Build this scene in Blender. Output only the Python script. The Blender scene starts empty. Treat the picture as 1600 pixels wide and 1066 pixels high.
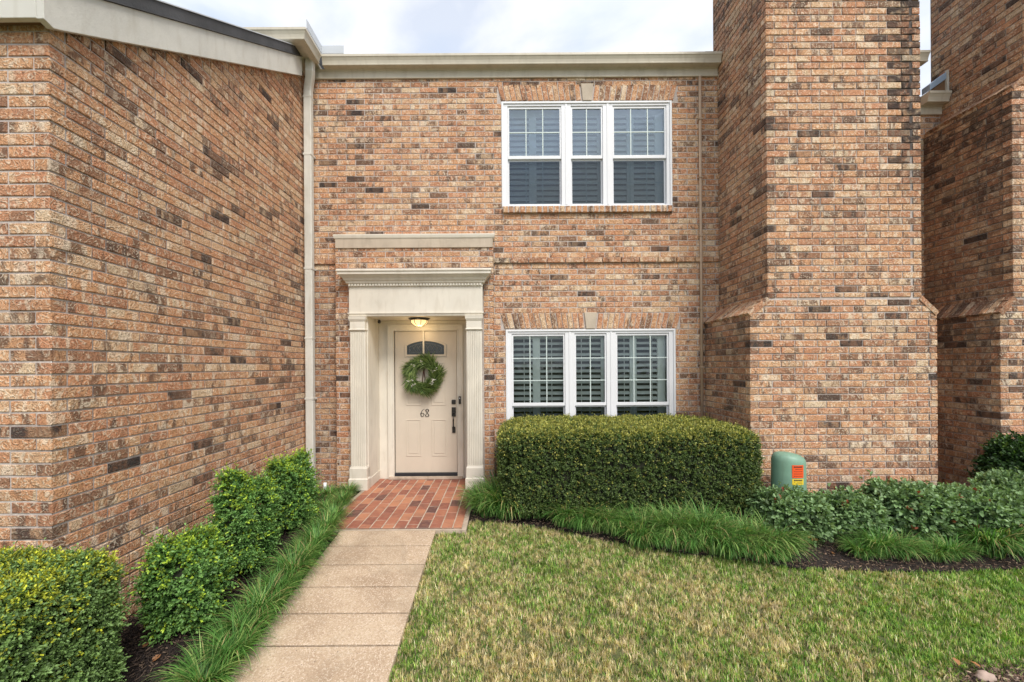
import bpy, math, random
import numpy as np
from mathutils import Vector, noise as mnoise
R = random.Random(7)
NR = np.random.default_rng(11)
sc = bpy.context.scene
C = sc.collection
PI = math.pi
F = 645.0; UC = 788.0; HY = 573.0; CZ = 1.63; ROLL = 0.0067

# ------------------------------------------------------------------ helpers
def zg(y):                       # height of the ground: a gentle fall away from the houses
    if y > 4.5: return -0.03
    if y > 3.9:
        t = (4.5 - y) / 0.6
        return -0.03 - 0.036 * t * t
    if y > 0.6: return -0.066 - 0.12 * (3.9 - y)
    return -0.462 - 0.02 * (0.6 - max(y, -6))
def zga(y): return np.vectorize(zg)(y)
def gp(px, py):                  # photo measurement -> place on the ground (metres)
    dx, dy = px - UC, py - HY
    X, Y = dx - ROLL * dy, dy + ROLL * dx
    d = 4.0
    for _ in range(40):
        d = 0.5 * d + 0.5 * F * (CZ - zg(d)) / Y
    return X * d / F, d

def tag(o, label=None, cat=None, group=None, kind=None):
    if label: o['label'] = label
    if cat: o['category'] = cat
    if group: o['group'] = group
    if kind: o['kind'] = kind
    return o
def thing(name, label, cat, loc=(0, 0, 0), group=None):
    o = bpy.data.objects.new(name, None); C.objects.link(o); o.location = loc
    o.empty_display_size = 0.1
    return tag(o, label, cat, group)
def link(name, me, mats, parent=None, local=False):
    o = bpy.data.objects.new(name, me)
    for m in (mats if isinstance(mats, (list, tuple)) else [mats]): me.materials.append(m)
    C.objects.link(o)
    if parent is not None:
        o.parent = parent
        if not local:
            p = parent; v = Vector((0, 0, 0))
            while p is not None: v += p.location; p = p.parent
            o.location = -v
    return o

class MB:
    def __init__(s): s.v = []; s.f = []; s.m = []; s.c = []; s.smooth = []
    def add(s, vs, fs, mi=0, col=None, sm=False):
        b = len(s.v); s.v += [tuple(v) for v in vs]
        for f in fs:
            s.f.append(tuple(b + i for i in f)); s.m.append(mi); s.c.append(col or (0.5, 0.5, 0)); s.smooth.append(sm)
    def box(s, x0, x1, y0, y1, z0, z1, mi=0, col=None):
        s.add([(x0,y0,z0),(x1,y0,z0),(x1,y1,z0),(x0,y1,z0),(x0,y0,z1),(x1,y0,z1),(x1,y1,z1),(x0,y1,z1)],
              [(0,3,2,1),(4,5,6,7),(0,1,5,4),(1,2,6,5),(2,3,7,6),(3,0,4,7)], mi, col)
    def prism(s, poly, axis, a0, a1, mi=0, sm=False):      # poly in the two other axes
        n = len(poly)
        def P(p, a):
            if axis == 'x': return (a, p[0], p[1])
            if axis == 'y': return (p[0], a, p[1])
            return (p[0], p[1], a)
        s.add([P(p, a0) for p in poly] + [P(p, a1) for p in poly],
              [tuple(range(n)), tuple(range(2*n-1, n-1, -1))] + [(i, i+n, (i+1) % n + n, (i+1) % n) for i in range(n)], mi, None, sm)
    def ring(s, A, B, y0, y1, mi=0):                        # frame between outline A (outer) and B (inner), extruded in y
        n = len(A)
        vs = [(p[0], y0, p[1]) for p in A] + [(p[0], y0, p[1]) for p in B] + [(p[0], y1, p[1]) for p in A] + [(p[0], y1, p[1]) for p in B]
        fs = []
        for i in range(n):
            j = (i + 1) % n
            fs += [(i, j, n+j, n+i), (2*n+i, 3*n+i, 3*n+j, 2*n+j), (i, 2*n+i, 2*n+j, j), (n+i, n+j, 3*n+j, 3*n+i)]
        s.add(vs, fs, mi)
    def tube(s, pts, r, n=8, mi=0, caps=True, flat=1.0):
        pts = [Vector(p) for p in pts]; vs = []; k = len(pts)
        for i, p in enumerate(pts):
            t = (pts[min(i+1, k-1)] - pts[max(i-1, 0)]).normalized()
            up = Vector((0, 0, 1)) if abs(t.z) < 0.9 else Vector((0, 1, 0))
            a = t.cross(up).normalized(); b = a.cross(t)
            rr = r[i] if isinstance(r, (list, tuple)) else r
            for q in range(n):
                an = 2*PI*q/n
                vs.append(p + a*math.cos(an)*rr + b*math.sin(an)*rr*flat)
        fs = [(i*n+q, i*n+(q+1) % n, (i+1)*n+(q+1) % n, (i+1)*n+q) for i in range(k-1) for q in range(n)]
        if caps: fs += [tuple(range(n-1, -1, -1)), tuple(range((k-1)*n, k*n))]
        s.add(vs, fs, mi, None, True)
    def lathe(s, prof, cx, cy, n=24, mi=0, sm=True, sy=1.0):
        vs = [(cx + r*math.cos(2*PI*q/n), cy + sy*r*math.sin(2*PI*q/n), z) for r, z in prof for q in range(n)]
        k = len(prof)
        fs = [(i*n+q, i*n+(q+1) % n, (i+1)*n+(q+1) % n, (i+1)*n+q) for i in range(k-1) for q in range(n)]
        fs += [tuple(range(n-1, -1, -1)), tuple(range((k-1)*n, k*n))]
        s.add(vs, fs, mi, None, sm)
    def loft(s, x0, x1, yf, yb, rings, mi=0):               # moulding: rings (z, projection) round front and both ends
        vs = []
        for z, p in rings: vs += [(x0-p, yb, z), (x0-p, yf-p, z), (x1+p, yf-p, z), (x1+p, yb, z)]
        k = len(rings)
        fs = [(i*4+q, i*4+(q+1) % 4, (i+1)*4+(q+1) % 4, (i+1)*4+q) for i in range(k-1) for q in range(4)]
        fs += [(3,2,1,0), tuple(range((k-1)*4, k*4))]
        s.add(vs, fs, mi)
    def brick(s, p, U, V, N, depth=0.09, ch=0.004, col=None, jit=0.0012, mi=0):
        p = Vector(p); U = Vector(U); V = Vector(V); N = Vector(N)
        u = U.normalized()*ch; v = V.normalized()*ch
        def j(): return Vector((R.uniform(-jit, jit), R.uniform(-jit, jit), R.uniform(-jit, jit)))
        d = R.uniform(-0.0025, 0.0015)
        cs = [p, p+U, p+U+V, p+V]
        ins = [u+v, -u+v, -u-v, u-v]
        back = [c - N*depth for c in cs]
        mid = [c - N*(ch-d) + j() for c in cs]
        fr = [c + i + N*d + j() for c, i in zip(cs, ins)]
        fs = [(8,9,10,11)]
        for a in range(4):
            b = (a+1) % 4
            fs += [(a, b, 4+b, 4+a), (4+a, 4+b, 8+b, 8+a)]
        s.add(back+mid+fr, fs, mi, col)
    def build(s, name, mats, parent=None, bevel=0, colors=False, local=False):
        me = bpy.data.meshes.new(name); me.from_pydata(s.v, [], s.f)
        me.polygons.foreach_set('material_index', s.m)
        me.polygons.foreach_set('use_smooth', s.smooth)
        if colors:
            at = me.attributes.new('bc', 'FLOAT_COLOR', 'CORNER')
            arr = np.ones((len(me.loops), 4), dtype=np.float32)
            cnt = np.array([len(f) for f in s.f])
            arr[:, :3] = np.repeat(np.array(s.c, dtype=np.float32), cnt, axis=0)
            at.data.foreach_set('color', arr.ravel())
        me.update()
        o = link(name, me, mats, parent, local)
        if bevel:
            b = o.modifiers.new('bevel', 'BEVEL'); b.width = bevel; b.segments = 2; b.limit_method = 'ANGLE'
            b.harden_normals = False
        return o

# ------------------------------------------------------------------ materials
def newmat(name):
    m = bpy.data.materials.new(name); m.use_nodes = True
    nt = m.node_tree; p = nt.nodes['Principled BSDF']
    return m, nt, p
def nd(nt, t, **k):
    n = nt.nodes.new(t)
    for a, b in k.items():
        if a.startswith('i_'): n.inputs[a[2:].replace('_', ' ')].default_value = b
        else: setattr(n, a, b)
    return n
def ramp(nt, fac, stops, interp='LINEAR'):
    r = nt.nodes.new('ShaderNodeValToRGB'); cr = r.color_ramp; cr.interpolation = interp
    while len(cr.elements) < len(stops): cr.elements.new(0.5)
    for e, (p, c) in zip(cr.elements, stops):
        e.position = p; e.color = (c[0], c[1], c[2], 1) if not isinstance(c, (int, float)) else (c, c, c, 1)
    nt.links.new(fac, r.inputs[0]); return r.outputs[0]
def mix(nt, fac, a, b, mode='MIX'):
    m = nt.nodes.new('ShaderNodeMix'); m.data_type = 'RGBA'; m.blend_type = mode
    for s, v in ((0, fac), (6, a), (7, b)):
        if isinstance(v, bpy.types.NodeSocket): nt.links.new(v, m.inputs[s])
        else: m.inputs[s].default_value = v if s == 0 else (v[0], v[1], v[2], 1)
    return m.outputs[2]
def mth(nt, op, a, b=None, c=None, clamp=False):
    m = nt.nodes.new('ShaderNodeMath'); m.operation = op; m.use_clamp = clamp
    for i, v in enumerate((a, b, c)):
        if v is None: continue
        if isinstance(v, bpy.types.NodeSocket): nt.links.new(v, m.inputs[i])
        else: m.inputs[i].default_value = v
    return m.outputs[0]
def noise(nt, vec, scale, detail=3, dist=0.0, rough=0.5):
    n = nt.nodes.new('ShaderNodeTexNoise'); n.inputs['Scale'].default_value = scale
    n.inputs['Detail'].default_value = detail; n.inputs['Distortion'].default_value = dist; n.inputs['Roughness'].default_value = rough
    nt.links.new(vec, n.inputs['Vector']); return n.outputs[0]
def bump(nt, p, h, strength=0.4, distance=0.01):
    b = nt.nodes.new('ShaderNodeBump'); b.inputs['Strength'].default_value = strength; b.inputs['Distance'].default_value = distance
    nt.links.new(h, b.inputs['Height']); nt.links.new(b.outputs[0], p.inputs['Normal'])
def objvec(nt): return nt.nodes.new('ShaderNodeTexCoord').outputs['Object']

def brick_material():
    m, nt, p = newmat('rustic_brick'); L = nt.links.new
    at = nd(nt, 'ShaderNodeAttribute', attribute_name='bc')
    sp = nt.nodes.new('ShaderNodeSeparateColor'); L(at.outputs['Color'], sp.inputs[0])
    r1, r2, dirt = sp.outputs  # third channel mixes dirt with painted shade
    ob = objvec(nt)
    cb = nt.nodes.new('ShaderNodeCombineXYZ')
    L(mth(nt, 'MULTIPLY', r1, 37.1), cb.inputs[0]); L(mth(nt, 'MULTIPLY', r2, 53.3), cb.inputs[1]); L(mth(nt, 'MULTIPLY', r1, -71.0), cb.inputs[2])
    va = nd(nt, 'ShaderNodeVectorMath', operation='ADD'); L(ob, va.inputs[0]); L(cb.outputs[0], va.inputs[1]); vec = va.outputs[0]
    vm = nd(nt, 'ShaderNodeMapping'); vm.inputs['Scale'].default_value = (1, 1, 0.42); L(vec, vm.inputs[0]); vst = vm.outputs[0]
    stops = [(0.0, (0.70,0.53,0.35)), (0.10, (0.66,0.41,0.238)), (0.30, (0.65,0.345,0.178)), (0.58, (0.58,0.27,0.148)),
             (0.74, (0.40,0.205,0.12)), (0.85, (0.24,0.135,0.085)), (0.93, (0.10,0.065,0.05)), (1.0, (0.035,0.03,0.03))]
    ca = ramp(nt, r1, stops)
    q = mth(nt, 'FRACT', mth(nt, 'MULTIPLY_ADD', r2, 7.31, r1))
    cbb = ramp(nt, mth(nt, 'MULTIPLY', mth(nt, 'POWER', q, 1.25), 0.97), stops)
    mid = noise(nt, vst, 8.5, 3, 0.8)
    base = mix(nt, mth(nt, 'MULTIPLY', ramp(nt, mid, [(0.46, 0.0), (0.56, 1.0)]), ramp(nt, r1, [(0.0, 0.9), (0.9, 0.8), (1.0, 0.25)])), ca, cbb)
    # dark flashing on part of some bricks
    fl = noise(nt, vst, 8.0, 3, 0.7)
    thr = mth(nt, 'SUBTRACT', 0.705, mth(nt, 'MULTIPLY', r2, 0.20))
    flm = mth(nt, 'MULTIPLY', mth(nt, 'SUBTRACT', fl, thr), 12.0, clamp=True)
    base = mix(nt, mth(nt, 'MULTIPLY', flm, 0.8), base, (0.15, 0.09, 0.062))
    # cream slurry smears
    cr = noise(nt, vec, 19, 3, 3.0, 0.55)
    blot = noise(nt, vst, 12, 2, 0.8)
    crm = mth(nt, 'MULTIPLY', mth(nt, 'SUBTRACT', cr, 0.53), 11.0, clamp=True)
    blm = mth(nt, 'MULTIPLY', mth(nt, 'SUBTRACT', blot, mth(nt, 'ADD', 0.545, mth(nt, 'MULTIPLY', r1, 0.09))), 12.0, clamp=True)
    notdark = ramp(nt, r1, [(0.0, 1.0), (0.80, 0.8), (0.95, 0.3), (1.0, 0.12)])
    cm = mth(nt, 'MULTIPLY', mth(nt, 'MAXIMUM', mth(nt, 'MULTIPLY', crm, 0.72), mth(nt, 'MULTIPLY', blm, 0.72)), notdark)
    base = mix(nt, cm, base, (0.86, 0.72, 0.55))
    dk = mth(nt, 'MULTIPLY', mth(nt, 'SUBTRACT', 0.455, cr), 9.0, clamp=True)
    base = mix(nt, mth(nt, 'MULTIPLY', dk, 0.5), base, (0.25, 0.115, 0.06))
    # pits and specks
    pit = noise(nt, vec, 130, 2, 0)
    base = mix(nt, ramp(nt, pit, [(0.32, 0.7), (0.44, 0.0)]), base, (0.12, 0.07, 0.05))
    big = noise(nt, ob, 0.9, 2, 0.4)
    base = mix(nt, ramp(nt, big, [(0.35, 0.0), (0.7, 0.28)]), base, mix(nt, 1.0, base, (0.72, 0.66, 0.62), 'MULTIPLY'))
    dn = ramp(nt, noise(nt, ob, 9, 4, 0.8), [(0.32, 0.35), (0.55, 1.0)])
    base = mix(nt, mth(nt, 'MULTIPLY', dirt, dn), base, (0.045, 0.030, 0.025))
    L(base, p.inputs['Base Color']); p.inputs['Roughness'].default_value = 0.86
    p.inputs['Specular IOR Level'].default_value = 0.25
    h = mth(nt, 'ADD', mth(nt, 'MULTIPLY', cr, 1.0), mth(nt, 'MULTIPLY', noise(nt, vec, 90, 3, 0.5), 0.35))
    bump(nt, p, h, 0.9, 0.016)
    return m
def mortar_material():
    m, nt, p = newmat('mortar'); L = nt.links.new; ob = objvec(nt)
    at = nd(nt, 'ShaderNodeAttribute', attribute_name='bc'); sp = nt.nodes.new('ShaderNodeSeparateColor'); L(at.outputs['Color'], sp.inputs[0])
    c = ramp(nt, noise(nt, ob, 35, 4, 0.3), [(0.3, (0.40,0.345,0.315)), (0.7, (0.57,0.50,0.46))])
    c = mix(nt, ramp(nt, noise(nt, ob, 2.2, 4, 0.5), [(0.48, 0.0), (0.75, 0.6)]), c, (0.16, 0.12, 0.10))
    c = mix(nt, mth(nt, 'MULTIPLY', sp.outputs[2], 0.9), c, (0.03, 0.022, 0.02))
    L(c, p.inputs['Base Color']); p.inputs['Roughness'].default_value = 0.95
    bump(nt, p, noise(nt, ob, 160, 3), 0.5, 0.004)
    return m
def paint(name, col, var=0.10, rough=0.5, dirtcol=None, dirt=0.0, bs=0.0, grain=None):
    m, nt, p = newmat(name); L = nt.links.new; ob = objvec(nt)
    n = noise(nt, ob, 3.1, 5, 0.6)
    lo = tuple(c*(1-var) for c in col); hi = tuple(min(1, c*(1+var*0.5)) for c in col)
    c = ramp(nt, n, [(0.3, lo), (0.7, hi)])
    if dirt:
        mp = nd(nt, 'ShaderNodeMapping'); mp.inputs['Scale'].default_value = (1, 1, 0.25); L(ob, mp.inputs[0])
        c = mix(nt, ramp(nt, noise(nt, mp.outputs[0], 14, 5, 0.4), [(0.5, 0.0), (0.78, dirt)]), c, dirtcol or (0.2, 0.16, 0.11))
    L(c, p.inputs['Base Color']); p.inputs['Roughness'].default_value = rough
    if bs:
        v = ob
        if grain:
            mp = nd(nt, 'ShaderNodeMapping'); mp.inputs['Scale'].default_value = grain; L(ob, mp.inputs[0]); v = mp.outputs[0]
        bump(nt, p, noise(nt, v, 60, 4, 0.4), bs, 0.004)
    return m

M = {}
M['brick'] = brick_material(); M['mortar'] = mortar_material()
M['cream'] = paint('cream_paint', (0.71, 0.66, 0.57), 0.08, 0.45, (0.40, 0.33, 0.24), 0.30, 0.12)
M['trim'] = paint('taupe_trim_paint', (0.575, 0.525, 0.43), 0.08, 0.42, (0.25, 0.2, 0.14), 0.28, 0.1)
M['rake'] = paint('weathered_board_paint', (0.68, 0.66, 0.60), 0.10, 0.6, (0.36, 0.30, 0.20), 0.30, 0.9, (6, 1.0, 12))
M['doorpaint'] = paint('warm_door_paint', (0.63, 0.55, 0.45), 0.04, 0.38, (0.40, 0.34, 0.27), 0.10, 0.05)
M['stone'] = paint('cast_stone', (0.50, 0.42, 0.33), 0.16, 0.85, (0.26, 0.2, 0.14), 0.35, 0.5)
M['vinyl'] = paint('white_vinyl', (0.76, 0.765, 0.79), 0.03, 0.3)
M['shutter'] = paint('shutter_paint', (0.84, 0.85, 0.83), 0.05, 0.45)
M['grid'] = paint('muntin_white', (0.56, 0.64, 0.62), 0.03, 0.35)
M['black'] = paint('dark_bronze', (0.022, 0.018, 0.016), 0.3, 0.35)
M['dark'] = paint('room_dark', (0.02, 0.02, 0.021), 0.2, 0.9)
M['shingle'] = paint('roof_shingle', (0.075, 0.075, 0.08), 0.3, 0.9, (0.03, 0.03, 0.03), 0.3, 0.9)
M['metal'] = paint('galvanised_metal', (0.55, 0.58, 0.62), 0.12, 0.35)
M['bluemetal'] = paint('flashing_metal', (0.34, 0.45, 0.60), 0.12, 0.4)
M['brownwood'] = paint('stained_board', (0.20, 0.115, 0.06), 0.25, 0.8)
M['conduit'] = paint('tan_pipe_paint', (0.46, 0.335, 0.235), 0.12, 0.55)
M['green'] = paint('pedestal_green', (0.20, 0.35, 0.255), 0.16, 0.5, (0.13, 0.15, 0.10), 0.5, 0.05)
M['orange'] = paint('orange_sticker', (0.80, 0.10, 0.02), 0.06, 0.4)
M['yellow'] = paint('yellow_sticker', (0.80, 0.58, 0.04), 0.05, 0.4)
M['ink'] = paint('sticker_ink', (0.03, 0.02, 0.02), 0.1, 0.6)
M['bark'] = paint('bark_and_shrub_core', (0.022, 0.024, 0.012), 0.35, 0.95, bs=0.8)  # also colours the added dark cores inside the shrubs
M['berry'] = paint('white_berry', (0.75, 0.72, 0.64), 0.08, 0.5)
M['ribbon'] = paint('dark_ribbon', (0.11, 0.04, 0.03), 0.2, 0.7)
M['rock'] = paint('pink_stone', (0.46, 0.34, 0.28), 0.25, 0.9, (0.25, 0.2, 0.16), 0.4, 0.8)
M['rubber'] = paint('threshold_dark', (0.018, 0.02, 0.026), 0.2, 0.5)
m, nt, p = newmat('lead_glass'); M['lead'] = m
p.inputs['Base Color'].default_value = (0.035, 0.045, 0.055, 1); p.inputs['Roughness'].default_value = 0.18
bump(nt, p, noise(nt, objvec(nt), 60, 2, 0.5), 0.4, 0.004)
m = paint('lead_came', (0.15, 0.155, 0.16), 0.1, 0.4); M['came'] = m
def glass(name, refl, tint):
    m = bpy.data.materials.new(name); m.use_nodes = True; nt = m.node_tree; nt.nodes.clear(); L = nt.links.new
    out = nt.nodes.new('ShaderNodeOutputMaterial'); mx = nt.nodes.new('ShaderNodeMixShader')
    tr = nt.nodes.new('ShaderNodeBsdfTransparent'); tr.inputs[0].default_value = (*tint, 1)
    gl = nt.nodes.new('ShaderNodeBsdfGlossy'); gl.inputs['Roughness'].default_value = 0.03; gl.inputs[0].default_value = (0.80, 0.91, 1, 1)
    fr = nt.nodes.new('ShaderNodeFresnel'); fr.inputs[0].default_value = 1.5
    f = mth(nt, 'MULTIPLY', fr.outputs[0], refl, clamp=True)
    bp = nt.nodes.new('ShaderNodeBump'); bp.inputs['Strength'].default_value = 0.12; bp.inputs['Distance'].default_value = 0.02
    L(noise(nt, objvec(nt), 5, 2, 0.5), bp.inputs['Height']); L(bp.outputs[0], gl.inputs['Normal'])
    L(f, mx.inputs[0]); L(tr.outputs[0], mx.inputs[1]); L(gl.outputs[0], mx.inputs[2]); L(mx.outputs[0], out.inputs[0])
    return m
M['glass_high'] = glass('window_glass_high', 5.5, (0.72, 0.80, 0.84))
M['glass'] = glass('window_glass', 1.5, (0.92, 0.98, 0.95))
M['screen'] = glass('insect_screen', 1.5, (0.50, 0.52, 0.56))
m, nt, p = newmat('lamp_glass'); M['lamp'] = m
p.inputs['Base Color'].default_value = (0.9, 0.75, 0.5, 1)
p.inputs['Emission Color'].default_value = (1.0, 0.66, 0.28, 1); p.inputs['Emission Strength'].default_value = 0.9
m, nt, p = newmat('lamp_bulb'); M['bulb'] = m
p.inputs['Emission Color'].default_value = (1.0, 0.85, 0.6, 1); p.inputs['Emission Strength'].default_value = 12

def leafmat(name, rough=0.42, trans=0.25):
    m = bpy.data.materials.new(name); m.use_nodes = True; nt = m.node_tree; L = nt.links.new
    p = nt.nodes['Principled BSDF']; out = nt.nodes['Material Output']
    at = nd(nt, 'ShaderNodeAttribute', attribute_name='lc')
    L(at.outputs['Color'], p.inputs['Base Color']); p.inputs['Roughness'].default_value = rough; p.inputs['Specular IOR Level'].default_value = 0.35
    tl = nt.nodes.new('ShaderNodeBsdfTranslucent'); L(mix(nt, 1.0, at.outputs['Color'], (1.25, 1.3, 0.6), 'MULTIPLY'), tl.inputs[0])
    mx = nt.nodes.new('ShaderNodeMixShader'); mx.inputs[0].default_value = trans
    L(p.outputs[0], mx.inputs[1]); L(tl.outputs[0], mx.inputs[2]); L(mx.outputs[0], out.inputs[0])
    return m
M['leaf'] = leafmat('leaf'); M['blade'] = leafmat('blade', 0.5, 0.3); M['chip'] = leafmat('bark_chip', 0.9, 0.0)

# ground materials
m, nt, p = newmat('lawn_soil'); M['ground'] = m; ob = objvec(nt)
c = ramp(nt, noise(nt, ob, 30, 5, 0.4), [(0.3, (0.055,0.055,0.022)), (0.55, (0.12,0.12,0.045)), (0.8, (0.24,0.20,0.10))])
nt.links.new(mix(nt, ramp(nt, noise(nt, ob, 1.2, 3), [(0.35, 0.0), (0.65, 0.6)]), c, (0.11, 0.14, 0.045)), p.inputs['Base Color'])
p.inputs['Roughness'].default_value = 1.0; bump(nt, p, noise(nt, ob, 120, 4), 0.8, 0.02)
m, nt, p = newmat('dark_mulch'); M['mulch'] = m; ob = objvec(nt)
c = ramp(nt, noise(nt, ob, 60, 5, 1.2), [(0.3, (0.012,0.009,0.008)), (0.6, (0.04,0.027,0.022)), (0.85, (0.10,0.07,0.05))])
nt.links.new(c, p.inputs['Base Color']); p.inputs['Roughness'].default_value = 1.0; bump(nt, p, noise(nt, ob, 45, 5, 1.0), 1.0, 0.03)
m, nt, p = newmat('exposed_aggregate'); M['path'] = m; ob = objvec(nt)
vo = nd(nt, 'ShaderNodeTexVoronoi'); vo.inputs['Scale'].default_value = 150; nt.links.new(ob, vo.inputs['Vector'])
c = ramp(nt, noise(nt, ob, 2.5, 5, 0.4), [(0.3, (0.37,0.265,0.175)), (0.5, (0.49,0.365,0.25)), (0.72, (0.58,0.455,0.32))])
peb = ramp(nt, nt.nodes.new('ShaderNodeSeparateColor').outputs[0], [(0, 0.0), (1, 1.0)])
sp = nt.nodes.new('ShaderNodeSeparateColor'); nt.links.new(vo.outputs['Color'], sp.inputs[0])
c = mix(nt, ramp(nt, sp.outputs[0], [(0.0, 0.5), (0.5, 0.0)]), c, (0.30, 0.19, 0.12))
c = mix(nt, ramp(nt, sp.outputs[1], [(0.66, 0.0), (0.95, 0.8)]), c, (0.68, 0.56, 0.44))
c = mix(nt, ramp(nt, noise(nt, ob, 70, 3, 0.3), [(0.24, 0.85), (0.36, 0.0)]), c, (0.10, 0.065, 0.045))
c = mix(nt, ramp(nt, noise(nt, ob, 1.7, 4, 1.0), [(0.50, 0.0), (0.75, 0.6)]), c, (0.22, 0.165, 0.11))
nt.links.new(c, p.inputs['Base Color']); p.inputs['Roughness'].default_value = 0.9
bump(nt, p, mth(nt, 'ADD', vo.outputs['Distance'], noise(nt, ob, 70, 3, 0.3)), 0.5, 0.006)
m, nt, p = newmat('concrete'); M['concrete'] = m; ob = objvec(nt)
nt.links.new(ramp(nt, noise(nt, ob, 12, 5, 0.5), [(0.3, (0.36,0.28,0.21)), (0.7, (0.54,0.44,0.35))]), p.inputs['Base Color'])
p.inputs['Roughness'].default_value = 0.95; bump(nt, p, noise(nt, ob, 80, 4), 0.5, 0.005)
m, nt, p = newmat('red_paver'); M['paver'] = m; L = nt.links.new; ob = objvec(nt)
at = nd(nt, 'ShaderNodeAttribute', attribute_name='bc'); sp = nt.nodes.new('ShaderNodeSeparateColor'); L(at.outputs['Color'], sp.inputs[0])
c = ramp(nt, sp.outputs[0], [(0.0, (0.46,0.20,0.11)), (0.25, (0.36,0.135,0.08)), (0.6, (0.26,0.088,0.058)), (0.85, (0.17,0.065,0.048)), (1.0, (0.11,0.05,0.045))])
c = mix(nt, ramp(nt, noise(nt, ob, 14, 5, 0.6), [(0.45, 0.0), (0.8, 0.4)]), c, (0.50, 0.25, 0.14))
c = mix(nt, ramp(nt, noise(nt, ob, 5, 4, 0.6), [(0.5, 0.0), (0.75, 0.5)]), c, (0.13, 0.075, 0.06))
L(c, p.inputs['Base Color']); p.inputs['Roughness'].default_value = 0.72; bump(nt, p, noise(nt, ob, 90, 4), 0.45, 0.005)

# ------------------------------------------------------------------ brickwork
CO = 0.0762; BL = 0.254; JT = 0.0120
def dirt_shade(dirt_shade_f, u, z): return dirt_shade_f(u, z) if dirt_shade_f else 0.0  # brick darkening: dirt, plus shade painted on some faces
def brick_face(mb, org, U, N, u0f, u1f, z0, z1, openings=(), hdr0=None, hdr1=None, dirt_shade_f=None, topf=None, phase=0.0):
    """courses of bricks on the plane through org with horizontal axis U and outward normal N.
    u0f/u1f: edges as numbers or functions of z. hdr0 = 'A'/'B': which courses start at the corner with a return."""
    U = Vector(U); N = Vector(N); org = Vector(org)
    k0 = math.floor(z0/CO + 1e-6); k1 = math.ceil(z1/CO)
    for k in range(k0, k1):
        za = max(k*CO + JT/2, z0); zb = min((k+1)*CO - JT/2, z1)
        if zb - za < 0.02: continue
        zm = (za+zb)/2
        a = u0f(zm) if callable(u0f) else u0f
        b = u1f(zm) if callable(u1f) else u1f
        even = (k % 2 == 0)
        a_in, b_in = a, b; anchor = None
        if hdr0 is not None:
            first = (hdr0 == 'A') == even
            if not first: a += 0.09 + JT
            anchor = a_in + (0 if first else 0.09 + JT*0.5)
        if hdr1 is not None:
            first = (hdr1 == 'A') == even
            if not first: b -= 0.09 + JT
            if anchor is None: anchor = b_in - (0 if first else 0.09 + JT*0.5)
        st = anchor if anchor is not None else (0.0 if even else BL/2) + phase
        n0 = math.floor((a - st)/BL)
        u = st + n0*BL
        while u < b:
            ua = max(u + JT/2 if u > a + 0.001 else a, a); ub = min(u + BL - JT/2, b)
            u += BL
            segs = [(ua, ub)]
            for (o0, o1, oz0, oz1) in openings:
                if oz0 < zm < oz1:
                    ns = []
                    for (s0, s1) in segs:
                        if s1 <= o0 or s0 >= o1: ns.append((s0, s1)); continue
                        if s0 < o0: ns.append((s0, o0 - 0.002))
                        if s1 > o1: ns.append((o1 + 0.002, s1))
                    segs = ns
            for (s0, s1) in segs:
                if s1 - s0 < 0.012: continue
                zt = zb
                if topf:
                    lim = min(topf(s0), topf(s1))
                    if za > lim: continue
                    zt = min(zb, lim)
                    if zt - za < 0.01: continue
                r1 = R.random()
                r1 = r1 if R.random() < 0.66 else r1*0.75
                if r1 > 0.93 and R.random() < 0.35: r1 -= 0.3
                d = dirt_shade(dirt_shade_f, (s0+s1)/2, zm)
                dz = R.uniform(-0.0012, 0.0012)
                mb.brick(org + U*s0 + Vector((0, 0, za+dz)), U*(s1-s0), (0, 0, zt-za), N, 0.09, 0.0035, (r1, R.random(), d))
def core_face(mb, org, U, N, u0, u1, z0, z1, holes=(), rec=0.006, dirt_shade_f=None, reveal=0.10, topf=None):
    U = Vector(U); N = Vector(N); org = Vector(org) - N*rec
    us = sorted(set([u0, u1] + [h[0] for h in holes] + [h[1] for h in holes] + list(np.linspace(u0, u1, max(2, int((u1-u0)/0.2)+1)))))
    zs = sorted(set([z0, z1] + [h[2] for h in holes] + [h[3] for h in holes] + list(np.linspace(z0, z1, max(2, int((z1-z0)/0.2)+1)))))
    us = [u for u in us if u0 - 1e-6 <= u <= u1 + 1e-6]; zs = [z for z in zs if z0 - 1e-6 <= z <= z1 + 1e-6]
    for i in range(len(us)-1):
        for j in range(len(zs)-1):
            um = (us[i]+us[i+1])/2; zm = (zs[j]+zs[j+1])/2
            if any(h[0] < um < h[1] and h[2] < zm < h[3] for h in holes): continue
            za, zb = (zs[j], zs[j]), (zs[j+1], zs[j+1])
            if topf:
                la, lb = topf(us[i]), topf(us[i+1])
                if min(la, lb) <= zs[j]: 
                    if max(la, lb) <= zs[j]: continue
                za = (min(zs[j], la), min(zs[j], lb)); zb = (min(zs[j+1], la), min(zs[j+1], lb))
            vs = [org + U*us[i] + Vector((0,0,za[0])), org + U*us[i+1] + Vector((0,0,za[1])),
                  org + U*us[i+1] + Vector((0,0,zb[1])), org + U*us[i] + Vector((0,0,zb[0]))]
            mb.add(vs, [(0,1,2,3)], 1, (0.5, 0.5, dirt_shade(dirt_shade_f, um, zm)))
    for (a, b, c, d) in holes:
        for (p, q) in (((a,c),(a,d)), ((b,d),(b,c)), ((a,d),(b,d)), ((b,c),(a,c))):
            v = [org + U*p[0] + Vector((0,0,p[1])), org + U*q[0] + Vector((0,0,q[1]))]
            v += [v[1] - N*reveal, v[0] - N*reveal]
            mb.add(v, [(0,1,2,3)], 1)
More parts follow.
